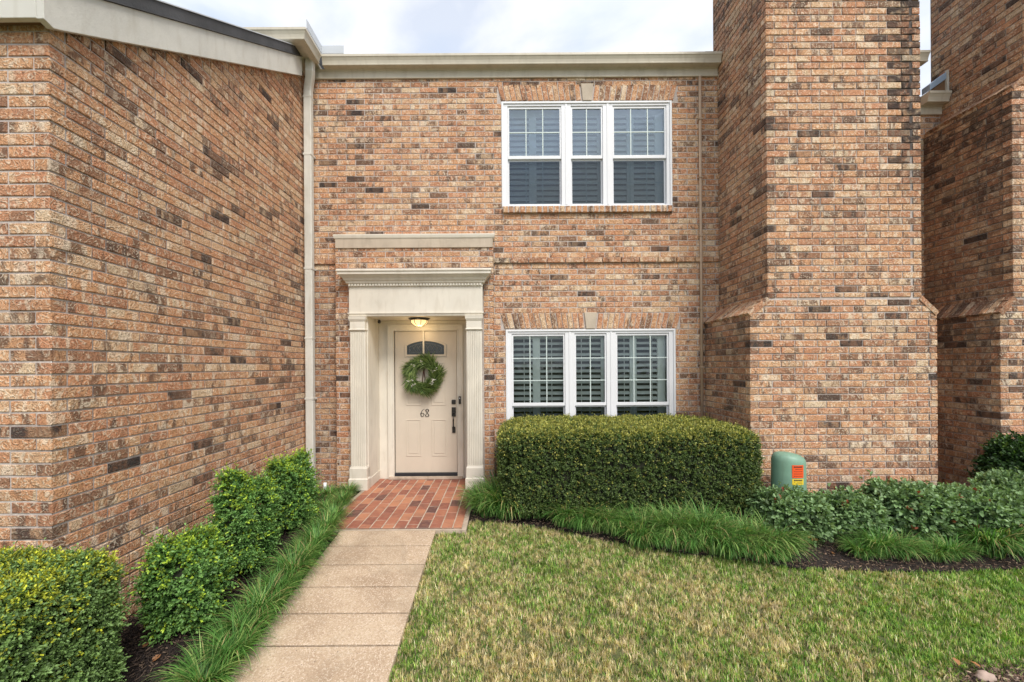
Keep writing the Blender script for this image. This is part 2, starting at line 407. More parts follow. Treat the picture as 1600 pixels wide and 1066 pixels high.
def jack_arch(mb, xc, y, zb, zt, halfb, keyw=0.085):
    """splayed soldier bricks either side of a keystone"""
    n = 15; lean = 0.055
    for sgn in (-1, 1):
        a0 = keyw*0.95; pitch = (halfb - a0)/n
        for i in range(n):
            xa = a0 + i*pitch + JT/2; w = pitch - JT
            le = lean*(0.45 + 0.55*i/n)
            p = Vector((xc + sgn*xa, y, zb)) if sgn > 0 else Vector((xc - xa - w, y, zb))
            r1 = R.random()*0.9
            z0 = R.uniform(-0.004, 0.002)
            mb.brick(p + Vector((0, -0.004, z0)), (w, 0, sgn*0.0001 - 0.008*sgn), (sgn*le, 0, zt-zb-0.006), (0, -1, 0), 0.08, 0.0035, (r1, R.random(), 0))
BM = [M['brick'], M['mortar']]
W = 5.69

# ------------------------------------------------------------------ ground, paths
def sheet(name, mat, xs, ys, dz=0.0, label=None, inside=None):
    vs = []; fs = []
    for y in ys:
        for x in xs: vs.append((x, y, zg(y)+dz))
    nx = len(xs)
    for j in range(len(ys)-1):
        for i in range(nx-1): fs.append((j*nx+i, j*nx+i+1, (j+1)*nx+i+1, (j+1)*nx+i))
    me = bpy.data.meshes.new(name); me.from_pydata(vs, [], fs); me.update()
    o = link(name, me, mat); return o
ys = [-300, -60, -20, -6, -3] + list(np.arange(-1, 6.6, 0.15)) + [8, 15, 40, 300]
xs = [-300, -60, -20, -8] + list(np.arange(-6, 9.1, 0.5)) + [20, 60, 300]
tag(sheet('ground', M['ground'], xs, ys, -0.006), 'soil and turf ground under the lawn', 'ground', kind='structure')

EDGE = [gp(*q) for q in [(736,816),(770,817),(810,821),(860,828),(910,839),(960,850),(1020,860),(1100,870),(1150,877),(1200,884),(1260,891),(1330,893),(1420,895),(1500,895),(1600,890)]]
EDGE = [(-0.40, EDGE[0][1])] + EDGE + [(9.0, EDGE[-1][1]-0.1)]
def edge_y(x):
    for (a, b) in zip(EDGE[:-1], EDGE[1:]):
        if a[0] <= x <= b[0]: return a[1] + (b[1]-a[1])*(x-a[0])/(b[0]-a[0]+1e-9)
    return EDGE[0][1] if x < EDGE[0][0] else EDGE[-1][1]
def strip_sheet(name, mat, cols, dz, n=24):     # cols: (x, y0, y1)
    vs = []; fs = []
    for (x, a, b) in cols:
        for j in range(n+1):
            y = a + (b-a)*j/n
            vs.append((x, y, zg(y) + dz + 0.012*mnoise.noise(Vector((x*5, y*5, 3.1)))))
    for i in range(len(cols)-1):
        for j in range(n): fs.append((i*(n+1)+j, (i+1)*(n+1)+j, (i+1)*(n+1)+j+1, i*(n+1)+j+1))
    me = bpy.data.meshes.new(name); me.from_pydata(vs, [], fs)
    me.polygons.foreach_set('use_smooth', [True]*len(fs)); me.update()
    return link(name, me, mat)
xs = np.linspace(-0.405, 8.8, 60)
tag(strip_sheet('mulch_bed', M['mulch'], [(x, edge_y(x), 5.75) for x in xs], 0.010), 'dark mulch bed along the house front and round the chimney', 'mulch bed', kind='structure')
PLX = -1.66; PRX = -0.70
tag(strip_sheet('mulch_bed', M['mulch'], [(x, 0.3, 5.75 if x < -1.87 else 4.16) for x in list(np.linspace(-4.5, -1.88, 14)) + [-1.8, PLX+0.01]], 0.008, 44), 'black mulch bed between the side wall and the path', 'mulch bed', kind='structure')

# path of washed concrete slabs
mb = MB(); PY1 = 4.15; nsl = 14; ln = 0.293
for i in range(nsl):
    a = PY1 - i*ln; b = a - ln + 0.012
    for (xa, xb) in ((PLX, PRX),):
        vs = [(xa,b,zg(b)+0.035),(xb,b,zg(b)+0.035),(xb,a-0.004,zg(a)+0.035),(xa,a-0.004,zg(a)+0.035),
              (xa,b,zg(b)-0.1),(xb,b,zg(b)-0.1),(xb,a-0.004,zg(a)-0.1),(xa,a-0.004,zg(a)-0.1)]
        mb.add(vs, [(0,1,2,3),(0,4,5,1),(1,5,6,2),(2,6,7,3),(3,7,4,0)])
pth = mb.build('path', M['path'], None, bevel=0.006)
tag(pth, 'straight path of tan washed concrete slabs leading up to the porch', 'path', kind='structure')
mb = MB()
for i in range(nsl):
    a = PY1 - i*ln + 0.001; b = a - ln
    mb.add([(PLX+.01,b,zg(b)+0.022),(PRX-.01,b,zg(b)+0.022),(PRX-.01,a,zg(a)+0.022),(PLX+.01,a,zg(a)+0.022)], [(0,1,2,3)])
j = mb.build('path_joints', M['mulch']); tag(j, 'dark joints between the path slabs', 'path', kind='structure')

# porch of red pavers
mb = MB()
X0, X1 = -1.86, -0.445; Y0, Y1 = 4.20, 6.10
pw, pl = 0.121, 0.218
i = 0; x = X0
while x < X1 - 0.03:
    xe = min(x + pw - 0.013, X1)
    y = Y0 - (pl/2 if i % 2 else 0) + R.uniform(-0.01, 0.01)
    while y < Y1:
        a = max(y, Y0); b = min(y + pl - 0.013, Y1)
        if b - a > 0.03:
            t = R.random(); t2 = t*0.75 if t < 0.9 else t
            z = R.uniform(-0.0015, 0.0015)
            mb.brick((x, a, z), (xe-x, 0, 0), (0, b-a, 0), (0, 0, 1), 0.05, 0.003, (t2, R.random(), 0), 0.0012, 0)
        y += pl
    x += pw; i += 1
mb.add([(X0-.005,Y0-.005,-0.006),(X1+.005,Y0-.005,-0.006),(X1+.005,Y1,-0.0035),(X0-.005,Y1,-0.0035)], [(0,1,2,3)], 1)
mb.box(X1+.006, -0.395, 4.14, 5.5, -0.12, -0.004, 1); mb.box(X0-.05, X1+.004, 4.155, 4.193, -0.12, -0.012, 1); mb.box(X0-.05, X0-.008, 4.2, 5.5, -0.12, -0.006, 1)
po = mb.build('porch', [M['paver'], M['concrete']], None, colors=True)
tag(po, 'small porch floor of red brick pavers with a concrete edging', 'porch', kind='structure')

# ------------------------------------------------------------------ main house
house = thing('brick_house', 'two storey brick townhouse with the cream portal and number 68 on its door', 'house', (0, W, 0))
WU = (-0.02, 2.335, 3.83, 5.285)       # upper window hole: x0,x1,z0,z1
WL = (0.02, 2.365, 0.30, 2.14)
DH = (-1.85, -0.50, -0.1, 2.40)
mb = MB()
ar_u = (-0.075, 2.405, 5.285, 5.52); ar_l = (-0.045, 2.43, 2.14, 2.37)
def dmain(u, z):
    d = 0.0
    if u < -2.28 and z < 3.0: d += 0.35                      # shade and dark brick painted beside the portal
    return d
brick_face(mb, (0, W, 0), (1,0,0), (0,-1,0), -2.71, 2.964, -0.1524, 5.62, [WU, WL, ar_u, ar_l, (-2.27, -0.15, -1, 3.3), (0.0, 2.34, 3.73, 3.84), (-2.7, 2.96, 3.0481, 3.1242)], dirt_shade_f=dmain)
brick_face(mb, (0, W, 0), (1,0,0), (0,-1,0), 4.70, 5.72, -0.1524, 5.62)
core_face(mb, (0, W, 0), (1,0,0), (0,-1,0), -2.71, 5.72, -0.2, 5.62, [WU, WL, DH], dirt_shade_f=dmain)
jack_arch(mb, 1.166, W, 5.292, 5.515, 1.19); jack_arch(mb, 1.193, W, 2.150, 2.365, 1.19)
# string course, slightly proud
for x in np.arange(-2.70, 2.92, BL):
    mb.brick((x, W-0.030, 3.0481+JT/2), (min(BL-JT, 2.955-x), 0, 0), (0, 0, CO-JT), (0,-1,0), 0.09, 0.004, (R.random()*0.85, R.random(), 0.1))
for k in range(30):                                          # rowlock sill under the upper window
    x = 0.0 + k*0.0777
    mb.brick((x, W-0.045, 3.738), (0.063, 0, 0), (0, 0, 0.088), (0,-1,0), 0.11, 0.008, (R.random()*0.5, R.random(), 0.0), 0.002)
mb.box(0.0, 2.33, W-0.038, W+0.05, 3.742, 3.815, 1)
mb.build('wall', BM, house, colors=True)
# keystones
for (xc, zb, zt) in ((1.166, 5.287, 5.52), (1.193, 2.146, 2.37)):
    k = MB(); k.prism([(xc-0.062, zb-0.002), (xc+0.062, zb-0.002), (xc+0.088, zt), (xc-0.088, zt)], 'y', W-0.012, W+0.05)
    k.build('keystone', M['stone'], house, bevel=0.006)

# brick surround of the portal, standing 0.10 m proud
mb = MB(); S = 5.59
brick_face(mb, (0, S, 0), (1,0,0), (0,-1,0), -2.28, -0.14, -0.1524, 3.245, [(-2.075, -0.275, -1, 2.80)], phase=0.05,
           dirt_shade_f=lambda u, z: 0.12)
core_face(mb, (0, S, 0), (1,0,0), (0,-1,0), -2.272, -0.148, -0.2, 3.24, [(-1.84, -0.515, -0.2, 2.33)], reveal=0.08)
for xx, n in ((-2.28, -1), (-0.14, 1)):
    brick_face(mb, (xx, S+0.093, 0), (0,-1,0), (n,0,0), 0.0, 0.0, 0, 0)
    mb.add([(xx - n*0.008, S, -0.2), (xx - n*0.008, W, -0.2), (xx - n*0.008, W, 3.24), (xx - n*0.008, S, 3.24)], [(0,1,2,3)], 1)
mb.build('portal_brickwork', BM, house, colors=True)
mb = MB()
mb.box(-2.275, -0.145, 5.575, W-0.02, 3.245, 3.365); 
o = mb.build('stone_lintel', M['stone'], house, bevel=0.004)
mb = MB(); mb.loft(-2.275, -0.14, 5.58, W-0.015, [(3.367, 0.004), (3.38, 0.014), (3.412, 0.022), (3.425, 0.022), (3.43, 0.012)])
mb.build('cap_moulding', M['cream'], house)

# ---- cream portal
P = 5.48
sur = MB()
sur.box(-2.065, -0.285, P+0.02, S-0.001, 2.36, 2.705)        # frieze panel
sur.loft(-2.065, -0.285, P+0.02, S-0.002, [(2.312, 0.0), (2.335, 0.006), (2.345, 0.016), (2.36, 0.016)])
portal = sur.build('door_surround', M['cream'], house, bevel=0.003)
cor = MB()
cor.loft(-2.065, -0.285, P+0.02, S-0.003, [(2.742, 0.012), (2.752, 0.03), (2.775, 0.036), (2.785, 0.05), (2.81, 0.062), (2.835, 0.088), (2.848, 0.098), (2.85, 0.112), (2.885, 0.114), (2.888, 0.124), (2.905, 0.126), (2.915, 0.118)])
cor.box(-2.07, -0.28, P+0.012, S-0.004, 2.7051, 2.741)
x = -2.06
while x < -0.30:
    cor.box(x, x+0.024, P-0.012, P+0.0125, 2.712, 2.7395); x += 0.0395
cor.build('cornice', M['cream'], portal, bevel=0.002)
for (a, b) in ((-2.065, -1.835), (-0.515, -0.285)):
    pm = MB(); c = (a+b)/2; h = (b-a)/2
    pm.box(a+0.012, b-0.012, P+0.016, S-0.004, 0.30, 2.15)
    n = 8
    for i in range(n):
        xx = a + 0.024 + i*((b-a-0.048-0.014)/(n-1))
        pm.box(xx, xx+0.012, P+0.006, P+0.0165, 0.315, 2.10)
    pm.box(a+0.014, b-0.014, P+0.004, S-0.005, 2.135, 2.265)
    pm.loft(a+0.014, b-0.014, P+0.004, S-0.006, [(2.12, 0.004), (2.128, 0.012), (2.14, 0.012), (2.146, 0.0)])
    pm.loft(a+0.014, b-0.014, P+0.004, S-0.006, [(2.24, 0.0), (2.255, 0.008), (2.275, 0.016), (2.30, 0.018), (2.311, 0.022)])
    pm.loft(a+0.006, b-0.006, P+0.004, S-0.005, [(0.0, 0.018), (0.145, 0.018), (0.158, 0.006), (0.285, 0.006), (0.30, 0.0), (0.315, -0.004)])
    pm.build('pilaster', M['cream'], portal, bevel=0.0025)
# recess lining: side boards, ceiling, back wall round the door
ln_ = MB()
XD0, XD1 = -1.606, -0.695; YB = 6.04; ZC = 2.31
ln_.box(-1.90, -1.835, S-0.03, YB+0.03, 0.0, ZC+0.03)
ln_.box(-0.515, -0.45, S-0.03, YB+0.03, 0.0, ZC+0.03)
ln_.box(-1.834, -0.516, S-0.029, YB+0.03, ZC, ZC+0.04)
ln_.box(-1.834, XD0-0.012, YB, YB+0.05, 0.0, ZC-0.001)
ln_.box(XD1+0.012, -0.516, YB, YB+0.05, 0.0, ZC-0.001)
ln_.box(XD0-0.011, XD1+0.011, YB+0.001, YB+0.05, 2.17, ZC-0.001)
ln_.box(-1.8345, -1.823, S-0.02, YB-0.001, 0.002, 0.13)      # skirting of the left side
ln_.box(XD0-0.05, XD1+0.05, 6.102, 6.115, 0.0, 2.25)  # backing board added behind the door to block light through the gap
ln_.build('porch_lining', M['cream'], portal, bevel=0.002)
cs = MB(); o0, o1, ot = XD0-0.085, XD1+0.085, 2.245
cs.ring([(o0, 0.0), (o0, ot), (o1, ot), (o1, 0.0)], [(XD0-0.006, 0.0), (XD0-0.006, 2.162), (XD1+0.006, 2.162), (XD1+0.006, 0.0)], YB-0.022, YB-0.0005)
cs.ring([(o0-0.008, 0.0), (o0-0.008, ot+0.008), (o1+0.008, ot+0.008), (o1+0.008, 0.0)], [(o0+0.016, 0.0), (o0+0.016, ot-0.016), (o1-0.016, ot-0.016), (o1-0.016, 0.0)], YB-0.034, YB-0.0225)
cs.ring([(XD0-0.022, 0.0), (XD0-0.022, 2.178), (XD1+0.022, 2.178), (XD1+0.022, 0.0)], [(XD0-0.005, 0.0), (XD0-0.005, 2.161), (XD1+0.005, 2.161), (XD1+0.005, 0.0)], YB-0.027, YB-0.0226)
cs.build('door_casing', M['cream'], portal, bevel=0.002)

# ---- door
dr = MB(); YD = 6.055
dr.box(XD0+0.004, XD1-0.004, YD, YD+0.045, 0.085, 2.156)
def dpanel(x0, x1, z0, z1):
    g = 0.016
    A = [(x0, z0), (x0, z1), (x1, z1), (x1, z0)]
    B = [(x0+g, z0+g), (x0+g, z1-g), (x1-g, z1-g), (x1-g, z0+g)]
    dr.ring(A, B, YD-0.006, YD-0.0002)
    dr.box(x0+g+0.022, x1-g-0.022, YD-0.005, YD-0.0003, z0+g+0.022, z1-g-0.022)
for (x0, x1) in ((-1.445, -1.225), (-1.07, -0.855)):
    dpanel(x0, x1, 0.325, 0.865); dpanel(x0, x1, 1.07, 1.70)
door = dr.build('door', M['doorpaint'], house, bevel=0.004)
def archpoly(x0, x1, zb, zs, rise, n=14):
    top = []
    for i in range(n+1):
        t = i/n; top.append((x0 + (x1-x0)*t, zs + rise*math.sin(PI*t)**0.8))
    return [(x0, zb)] + top + [(x1, zb)]
wn = MB(); A = archpoly(-1.455, -0.85, 1.785, 1.965, 0.075); B = archpoly(-1.425, -0.88, 1.815, 1.945, 0.066)
wn.ring(A, B, YD-0.014, YD-0.0004)
wn.build('door_window_frame', M['doorpaint'], door, bevel=0.004)
gl = MB(); gl.prism(B, 'y', YD-0.005, YD-0.001); gl.build('door_glass', M['lead'], door)
ld = MB()
def ztop(x):
    t = min(1, max(0, (x+1.425)/0.545)); return 1.945 + 0.066*math.sin(PI*t)**0.8
for k in range(-3, 14):
    for s in (1, -1):
        xs0 = -1.425 + k*0.068
        pts = []
        for q in range(0, 21):
            z = 1.85 + q*0.0055; xx = (xs0 + (z-1.85)*0.62) if s > 0 else (xs0 + 0.068 - (z-1.85)*0.62)
            if -1.385 < xx < -0.92 and z < ztop(xx)-0.03: pts.append((xx, YD-0.006, z))
        if len(pts) > 3: ld.tube([pts[0], pts[-1]], 0.0022, 5)
C1 = archpoly(-1.39, -0.915, 1.848, 1.925, 0.055); C2 = archpoly(-1.386, -0.919, 1.852, 1.922, 0.054)
ld.ring(C1, C2, YD-0.008, YD-0.005)
ld.build('lead_lattice', M['came'], door)
hd = MB()
hd.loft(-0.768, -0.722, YD-0.012, YD-0.0005, [(1.085, 0.0), (1.09, 0.007), (1.145, 0.007), (1.15, 0.0)])
hd.build('deadbolt', M['black'], door, bevel=0.003)
hd = MB()
hd.box(-0.775, -0.715, YD-0.018, YD-0.0005, 0.905, 1.04)
hd.box(-0.768, -0.722, YD-0.016, YD-0.0005, 0.665, 0.755)
hd.tube([(-0.745, YD-0.014, 0.93), (-0.745, YD-0.05, 0.915), (-0.745, YD-0.062, 0.86), (-0.745, YD-0.055, 0.78), (-0.745, YD-0.014, 0.735)], [0.011, 0.012, 0.010, 0.010, 0.011], 8)
hd.box(-0.762, -0.728, YD-0.045, YD-0.018, 0.955, 0.968)
hd.build('door_handle', M['black'], door, bevel=0.003)
def stroke(mb, pts, r):
    mb.tube([(x, YD-0.004, z) for x, z in pts], r, 6, flat=0.6)
nm = MB(); r = []
cx, cz = -1.205, 0.955
pts = [(cx+0.030, cz+0.062), (cx+0.008, cz+0.05), (cx-0.014, cz+0.022), (cx-0.024, cz-0.010), (cx-0.020, cz-0.038), (cx-0.002, cz-0.050), (cx+0.018, cz-0.040), (cx+0.024, cz-0.020), (cx+0.016, cz-0.002), (cx-0.002, cz+0.002), (cx-0.018, cz-0.010)]
stroke(nm, pts, [0.004, 0.005, 0.0065, 0.0085, 0.0085, 0.006, 0.007, 0.0085, 0.0065, 0.005, 0.004])
numo = nm.build('house_numeral', M['black'], door); numo['label'] = 'thin black numeral 6'
nm = MB(); cx = -1.135
pts = []
for i in range(25):
    t = 2*PI*i/24
    pts.append((cx + 0.024*math.sin(2*t)*(1.0 if math.cos(t) < 0 else 0.82), cz + 0.004 + 0.054*math.cos(t)))
stroke(nm, pts, [0.0055 + 0.003*abs(math.sin(t*0.52)) for t in range(25)])
numo = nm.build('house_numeral', M['black'], door); numo['label'] = 'thin black numeral 8'
th = MB(); th.box(XD0-0.004, XD1+0.004, YB-0.02, YB+0.05, 0.04, 0.083)
th.build('door_sweep', M['rubber'], door, bevel=0.003)
th = MB(); th.box(XD0-0.08, XD1+0.08, YB-0.06, YB+0.03, 0.001, 0.039); th.build('threshold', M['concrete'], house, bevel=0.004)
# doorbell on the right casing
db = MB(); db.box(-0.668, -0.634, YB-0.052, YB-0.034, 1.09, 1.205); d = db.build('doorbell', M['black'], house, bevel=0.012)
d2 = MB(); d2.prism([( -0.651+0.010*math.cos(2*PI*i/16), 1.175+0.010*math.sin(2*PI*i/16)) for i in range(16)], 'y', YB-0.0535, YB-0.0515)
d2.build('camera_lens', M['metal'], d)
# small dark sensor in the corner of the recess
se = MB(); se.lathe([(0.004, 2.308), (0.018, 2.30), (0.024, 2.28), (0.020, 2.262), (0.006, 2.254)], -1.775, 5.87, 14)
se.build('porch_sensor', M['black'], house)
# ceiling lamp
lp = MB(); LX, LY = -1.18, 5.75
lp.lathe([(0.150, 2.3095), (0.150, 2.298), (0.128, 2.288), (0.128, 2.28), (0.02, 2.279)], LX, LY, 8, 0, False)
lamp = lp.build('porch_light', M['black'], house)
l2 = MB(); n = 8
prof = [(0.118, 2.279), (0.112, 2.245), (0.060, 2.205), (0.012, 2.198)]
vs = [(LX + r*math.cos(2*PI*(q+.5)/n), LY + r*math.sin(2*PI*(q+.5)/n), z) for r, z in prof for q in range(n)]
l2.add(vs, [(i*n+q, i*n+(q+1) % n, (i+1)*n+(q+1) % n, (i+1)*n+q) for i in range(3) for q in range(n)])
l2.build('glass_shade', M['lamp'], lamp)
l3 = MB()
for q in range(n):
    l3.tube([(LX + r*1.02*math.cos(2*PI*(q+.5)/n), LY + r*1.02*math.sin(2*PI*(q+.5)/n), z-0.001) for r, z in prof], 0.004, 6)
l3.lathe([(0.014, 2.202), (0.012, 2.185), (0.003, 2.178)], LX, LY, 10)
l3.build('shade_frame', M['black'], lamp)
pl_ = bpy.data.lights.new('porch_lamp_light', 'POINT'); pl_.energy = 2.0; pl_.color = (1.0, 0.72, 0.38); pl_.shadow_soft_size = 0.05
plo = bpy.data.objects.new('porch_lamp_light', pl_); C.objects.link(plo); plo.parent = house; plo.location = (LX, LY - W, 2.15)

# ---- windows
def window(hole, z_meet, rows, style):
    x0, x1, z0, z1 = hole
    f = 0.075
    yf = W + 0.012
    fr = MB()
    s0 = x0 + (0.085); units = [(0.088, 0.785), (0.962, 1.358), (1.539, 2.237)] if style == 'up' else [(0.085, 0.776), (0.953, 1.349), (1.525, 2.212)]
    units = [(x0 + 0.022 + a, x0 + 0.022 + b) for a, b in units]
    fr.box(x0+0.001, x1-0.001, yf, yf+0.09, z1-0.058, z1-0.001)
    fr.box(x0+0.001, x1-0.001, yf, yf+0.09, z0+0.001, z0+0.032)
    ed = [x0+0.001] + [v for u in units for v in u] + [x1-0.001]
    for i in range(0, len(ed), 2):
        a = ed[i] + (0.0 if i == 0 else -0.022); b = ed[i+1] + (0.022 if i < len(ed)-2 else 0)
        a = ed[i] if i == 0 else ed[i] + 0.022; b = ed[i+1] if i == len(ed)-2 else ed[i+1] - 0.022
        fr.box(a, b, yf+0.0005, yf+0.09, z0+0.032, z1-0.058)
        if 0 < i < len(ed)-2:
            c = (a+b)/2; fr.box(c-0.014, c+0.014, yf-0.006, yf+0.0004, z0+0.03, z1-0.01)
    # brick mould
    fr.ring([(x0+.002, z0+.002), (x0+.002, z1-.002), (x1-.002, z1-.002), (x1-.002, z0+.002)], [(x0+.03, z0+.02), (x0+.03, z1-.028), (x1-.03, z1-.028), (x1-.03, z0+.02)], yf-0.014, yf-0.0005)
    win = fr.build('window', M['vinyl'], house, bevel=0.003)
    for ui, (a, b) in enumerate(units):
        st = 0.022
        sh = MB()
        za, zb = z0+0.034, z1-0.060
        # upper sash (outer), lower sash (set back)
        sh.ring([(a-st+.001, z_meet-0.022), (a-st+.001, zb), (b+st-.001, zb), (b+st-.001, z_meet-0.022)], [(a, z_meet+0.022), (a, zb-0.03), (b, zb-0.03), (b, z_meet+0.022)], yf+0.014, yf+0.045)
        sh.ring([(a-st+.001, za), (a-st+.001, z_meet-0.023), (b+st-.001, z_meet-0.023), (b+st-.001, za)], [(a, za+0.03), (a, z_meet-0.045), (b, z_meet-0.045), (b, za+0.03)], yf+0.046, yf+0.075)
        sh.build('sash', M['vinyl'], win, bevel=0.002)
        g = MB(); yg = yf+0.028
        g.add([(a, yg, z_meet+.02), (b, yg, z_meet+.02), (b, yg, zb-.03), (a, yg, zb-.03)], [(0,1,2,3)])
        pn = g.build('upper_pane', M['glass_high'] if style == 'up' else M['glass'], win)
        g = MB(); yg2 = yf+0.06
        g.add([(a, yg2, za+.03), (b, yg2, za+.03), (b, yg2, z_meet-.045), (a, yg2, z_meet-.045)], [(0,1,2,3)])
        g.build('lower_pane', M['glass'], win)
        g = MB(); yg3 = yf+0.047
        g.add([(a, yg3-0.006, za+.03), (b, yg3-0.006, za+.03), (b, yg3-0.006, z_meet-.045), (a, yg3-0.006, z_meet-.045)], [(0,1,2,3)])
        g.build('insect_screen', M['screen'], win)
        mu = MB(); nc = 2 if ui == 1 else 3; mw = 0.0068
        for c in range(1, nc):
            xx = a + (b-a)*c/nc
            mu.box(xx-mw, xx+mw, yf+0.020, yf+0.0275, z_meet+0.0225, zb-0.0305)
            mu.box(xx-mw*.8, xx+mw*.8, yf+0.062, yf+0.068, za+0.031, z_meet-0.0455)
        for r_ in range(1, rows):
            zz = z_meet + .022 + (zb-.03-z_meet-.022)*r_/rows
            mu.box(a+.0005, b-.0005, yf+0.0205, yf+0.0273, zz-mw, zz+mw)
            zz = za + .03 + (z_meet-.045-za-.03)*r_/rows
            mu.box(a+.0005, b-.0005, yf+0.0625, yf+0.0675, zz-mw*.8, zz+mw*.8)
        mu.build('muntins', M['grid'], win)
        # plantation shutter behind the glass
        s = MB(); ysh = yf+0.14
        st_x = []
        if ui == 0: st_x = [(a-0.02, a+0.0), (a+0.40*(b-a), a+0.55*(b-a))]
        elif ui == 1: st_x = [(b-0.025, b+0.02)]
        else: st_x = [(a+0.30*(b-a), a+0.44*(b-a)), (b-0.13*(b-a), b+0.02)]
        for (p0, p1) in st_x: s.box(p0, p1, ysh-0.008, ysh+0.02, za, zb)
        s.box(a-.02, b+.02, ysh-0.006, ysh+0.018, zb-0.05, zb+0.02)
        tilt = 1.05 if style == 'up' else 0.50
        pitch = 0.078; w = 0.043
        z = za + 0.02
        while z < zb - 0.05:
            if style != 'up' and False: pass
            cz_, cy_ = z + pitch/2, ysh + 0.006
            dy, dz = math.cos(tilt)*w, math.sin(tilt)*w
            segs = []
            cur = a - 0.02
            for (p0, p1) in sorted(st_x):
                if p0 - cur > 0.02: segs.append((cur, p0))
                cur = p1
            if b + 0.02 - cur > 0.02: segs.append((cur, b+0.02))
            for (p0, p1) in segs:
                pr = []
                for (sx, off) in ((-1, 0.0), (-0.5, 0.0045), (0.5, 0.0045), (1, 0), (0.5, -0.0045), (-0.5, -0.0045)):
                    pr.append((cy_ + sx*dy + off*math.sin(tilt), cz_ - sx*-dz*-1*-1 + off*math.cos(tilt)))
                s.prism(pr, 'x', p0+0.002, p1-0.002)
            z += pitch
        if style != 'up':
            for (p0, p1) in segs if ui == 1 else []: pass
            rx = (a + 0.22*(b-a)) if ui != 2 else (a + 0.17*(b-a))
            s.tube([(rx, ysh-0.045, za), (rx, ysh-0.045, zb-0.05)], 0.005, 6)
            if ui != 1: s.tube([(a + 0.78*(b-a) - (0.03 if ui == 2 else 0), ysh-0.045, za), (a + 0.78*(b-a) - (0.03 if ui == 2 else 0), ysh-0.045, zb-0.05)], 0.005, 6)
        s.build('shutter', M['shutter'], win)
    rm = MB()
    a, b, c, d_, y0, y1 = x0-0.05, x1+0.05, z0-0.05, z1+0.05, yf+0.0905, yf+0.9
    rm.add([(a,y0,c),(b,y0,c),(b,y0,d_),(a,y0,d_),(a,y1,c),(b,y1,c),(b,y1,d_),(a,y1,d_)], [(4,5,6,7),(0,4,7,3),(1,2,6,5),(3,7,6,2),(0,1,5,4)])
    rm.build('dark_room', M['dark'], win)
    return win
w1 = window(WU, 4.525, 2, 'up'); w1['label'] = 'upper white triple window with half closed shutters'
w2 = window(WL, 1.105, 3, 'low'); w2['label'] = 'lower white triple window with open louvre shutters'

# ---- eaves of the main house
def gutter_prof(y, z):
    return [(y+0.125, z), (y+0.028, z), (y+0.024, z+0.012), (y+0.030, z+0.018), (y+0.020, z+0.055), (y+0.004, z+0.09), (y-0.004, z+0.098), (y-0.004, z+0.128), (y+0.004, z+0.134), (y+0.012, z+0.128), (y+0.125, z+0.128)]
def gutter(x0, x1, y, z, parent, name='gutter'):
    g = MB(); g.prism(gutter_prof(y, z), 'x', x0, x1); return g.build(name, M['trim'], parent, bevel=0.0015)
gutter(-2.43, 2.955, 5.545, 5.715, house); gutter(4.71, 5.75, 5.545, 5.715, house)
f = MB()
fp = [(W+0.02, 5.60), (W-0.022, 5.60), (W-0.026, 5.612), (W-0.02, 5.618), (W-0.02, 5.70), (W-0.045, 5.714), (W+0.02, 5.714)]
f.prism(fp, 'x', -2.70, 2.958); f.build('frieze_board', M['trim'], house, bevel=0.001)
f = MB(); f.prism(fp, 'x', 4.706, 5.718); f.build('frieze_board', M['trim'], house, bevel=0.001)
rf = MB(); rf.add([(-2.40, 5.66, 5.842), (5.75, 5.66, 5.842), (5.75, 12, 7.5), (-2.40, 12, 7.5), (-2.40, 5.66, 5.80), (5.75, 5.66, 5.80), (5.75, 12, 5.6), (-2.40, 12, 5.6)],
               [(0,1,2,3), (4,7,6,5), (0,4,5,1), (1,5,6,2), (2,6,7,3), (3,7,4,0)])
rf.build('roof', M['shingle'], house)
# rainwater downspout in the inner corner
dn = MB()
def rect_tube(mb, pts, wx, wy):
    vs = []
    for (x, y, z) in pts:
        c = 0.010
        for (a, b) in ((-wx+c, -wy), (wx-c, -wy), (wx, -wy+c), (wx, wy-c), (wx-c, wy), (-wx+c, wy), (-wx, wy-c), (-wx, -wy+c)): vs.append((x+a, y+b, z))
    k = len(pts); n = 8
    mb.add(vs, [(i*n+q, i*n+(q+1) % n, (i+1)*n+(q+1) % n, (i+1)*n+q) for i in range(k-1) for q in range(n)] + [tuple(range(n)), tuple(range((k-1)*n, k*n))])
rect_tube(dn, [(-2.57, 5.52, 5.80), (-2.57, 5.52, 5.58), (-2.585, 5.545, 5.53), (-2.625, 5.59, 5.42), (-2.635, 5.60, 5.37), (-2.635, 5.60, 0.12), (-2.62, 5.56, 0.06), (-2.58, 5.47, 0.02)], 0.052, 0.042)
dn.box(-2.69, -2.58, 5.555, 5.646, 5.28, 5.30); dn.box(-2.69, -2.58, 5.555, 5.646, 2.02, 2.04)
for z in (4.5, 2.96, 1.2): dn.box(-2.692, -2.578, 5.554, W-0.005, z, z+0.028)
dn.build('downspout', M['rake'], house, bevel=0.002)
cn = MB(); cn.tube([(2.712, W-0.02, 5.598), (2.712, W-0.02, 0.0)], 0.019, 10)
for z in (5.0, 4.2, 3.4, 2.4, 1.6): cn.box(2.684, 2.74, W-0.042, W-0.001, z, z+0.02)
cn.build('conduit_pipe', M['conduit'], house)
# vent patch on the wall beside the pipe
# small white capped pipe low at the wall left of the portal
pp = MB(); pp.tube([(-2.40, 5.50, -0.05), (-2.40, 5.50, 0.10)], 0.022, 12); pp.build('drain_pipe', M['vinyl'], house)

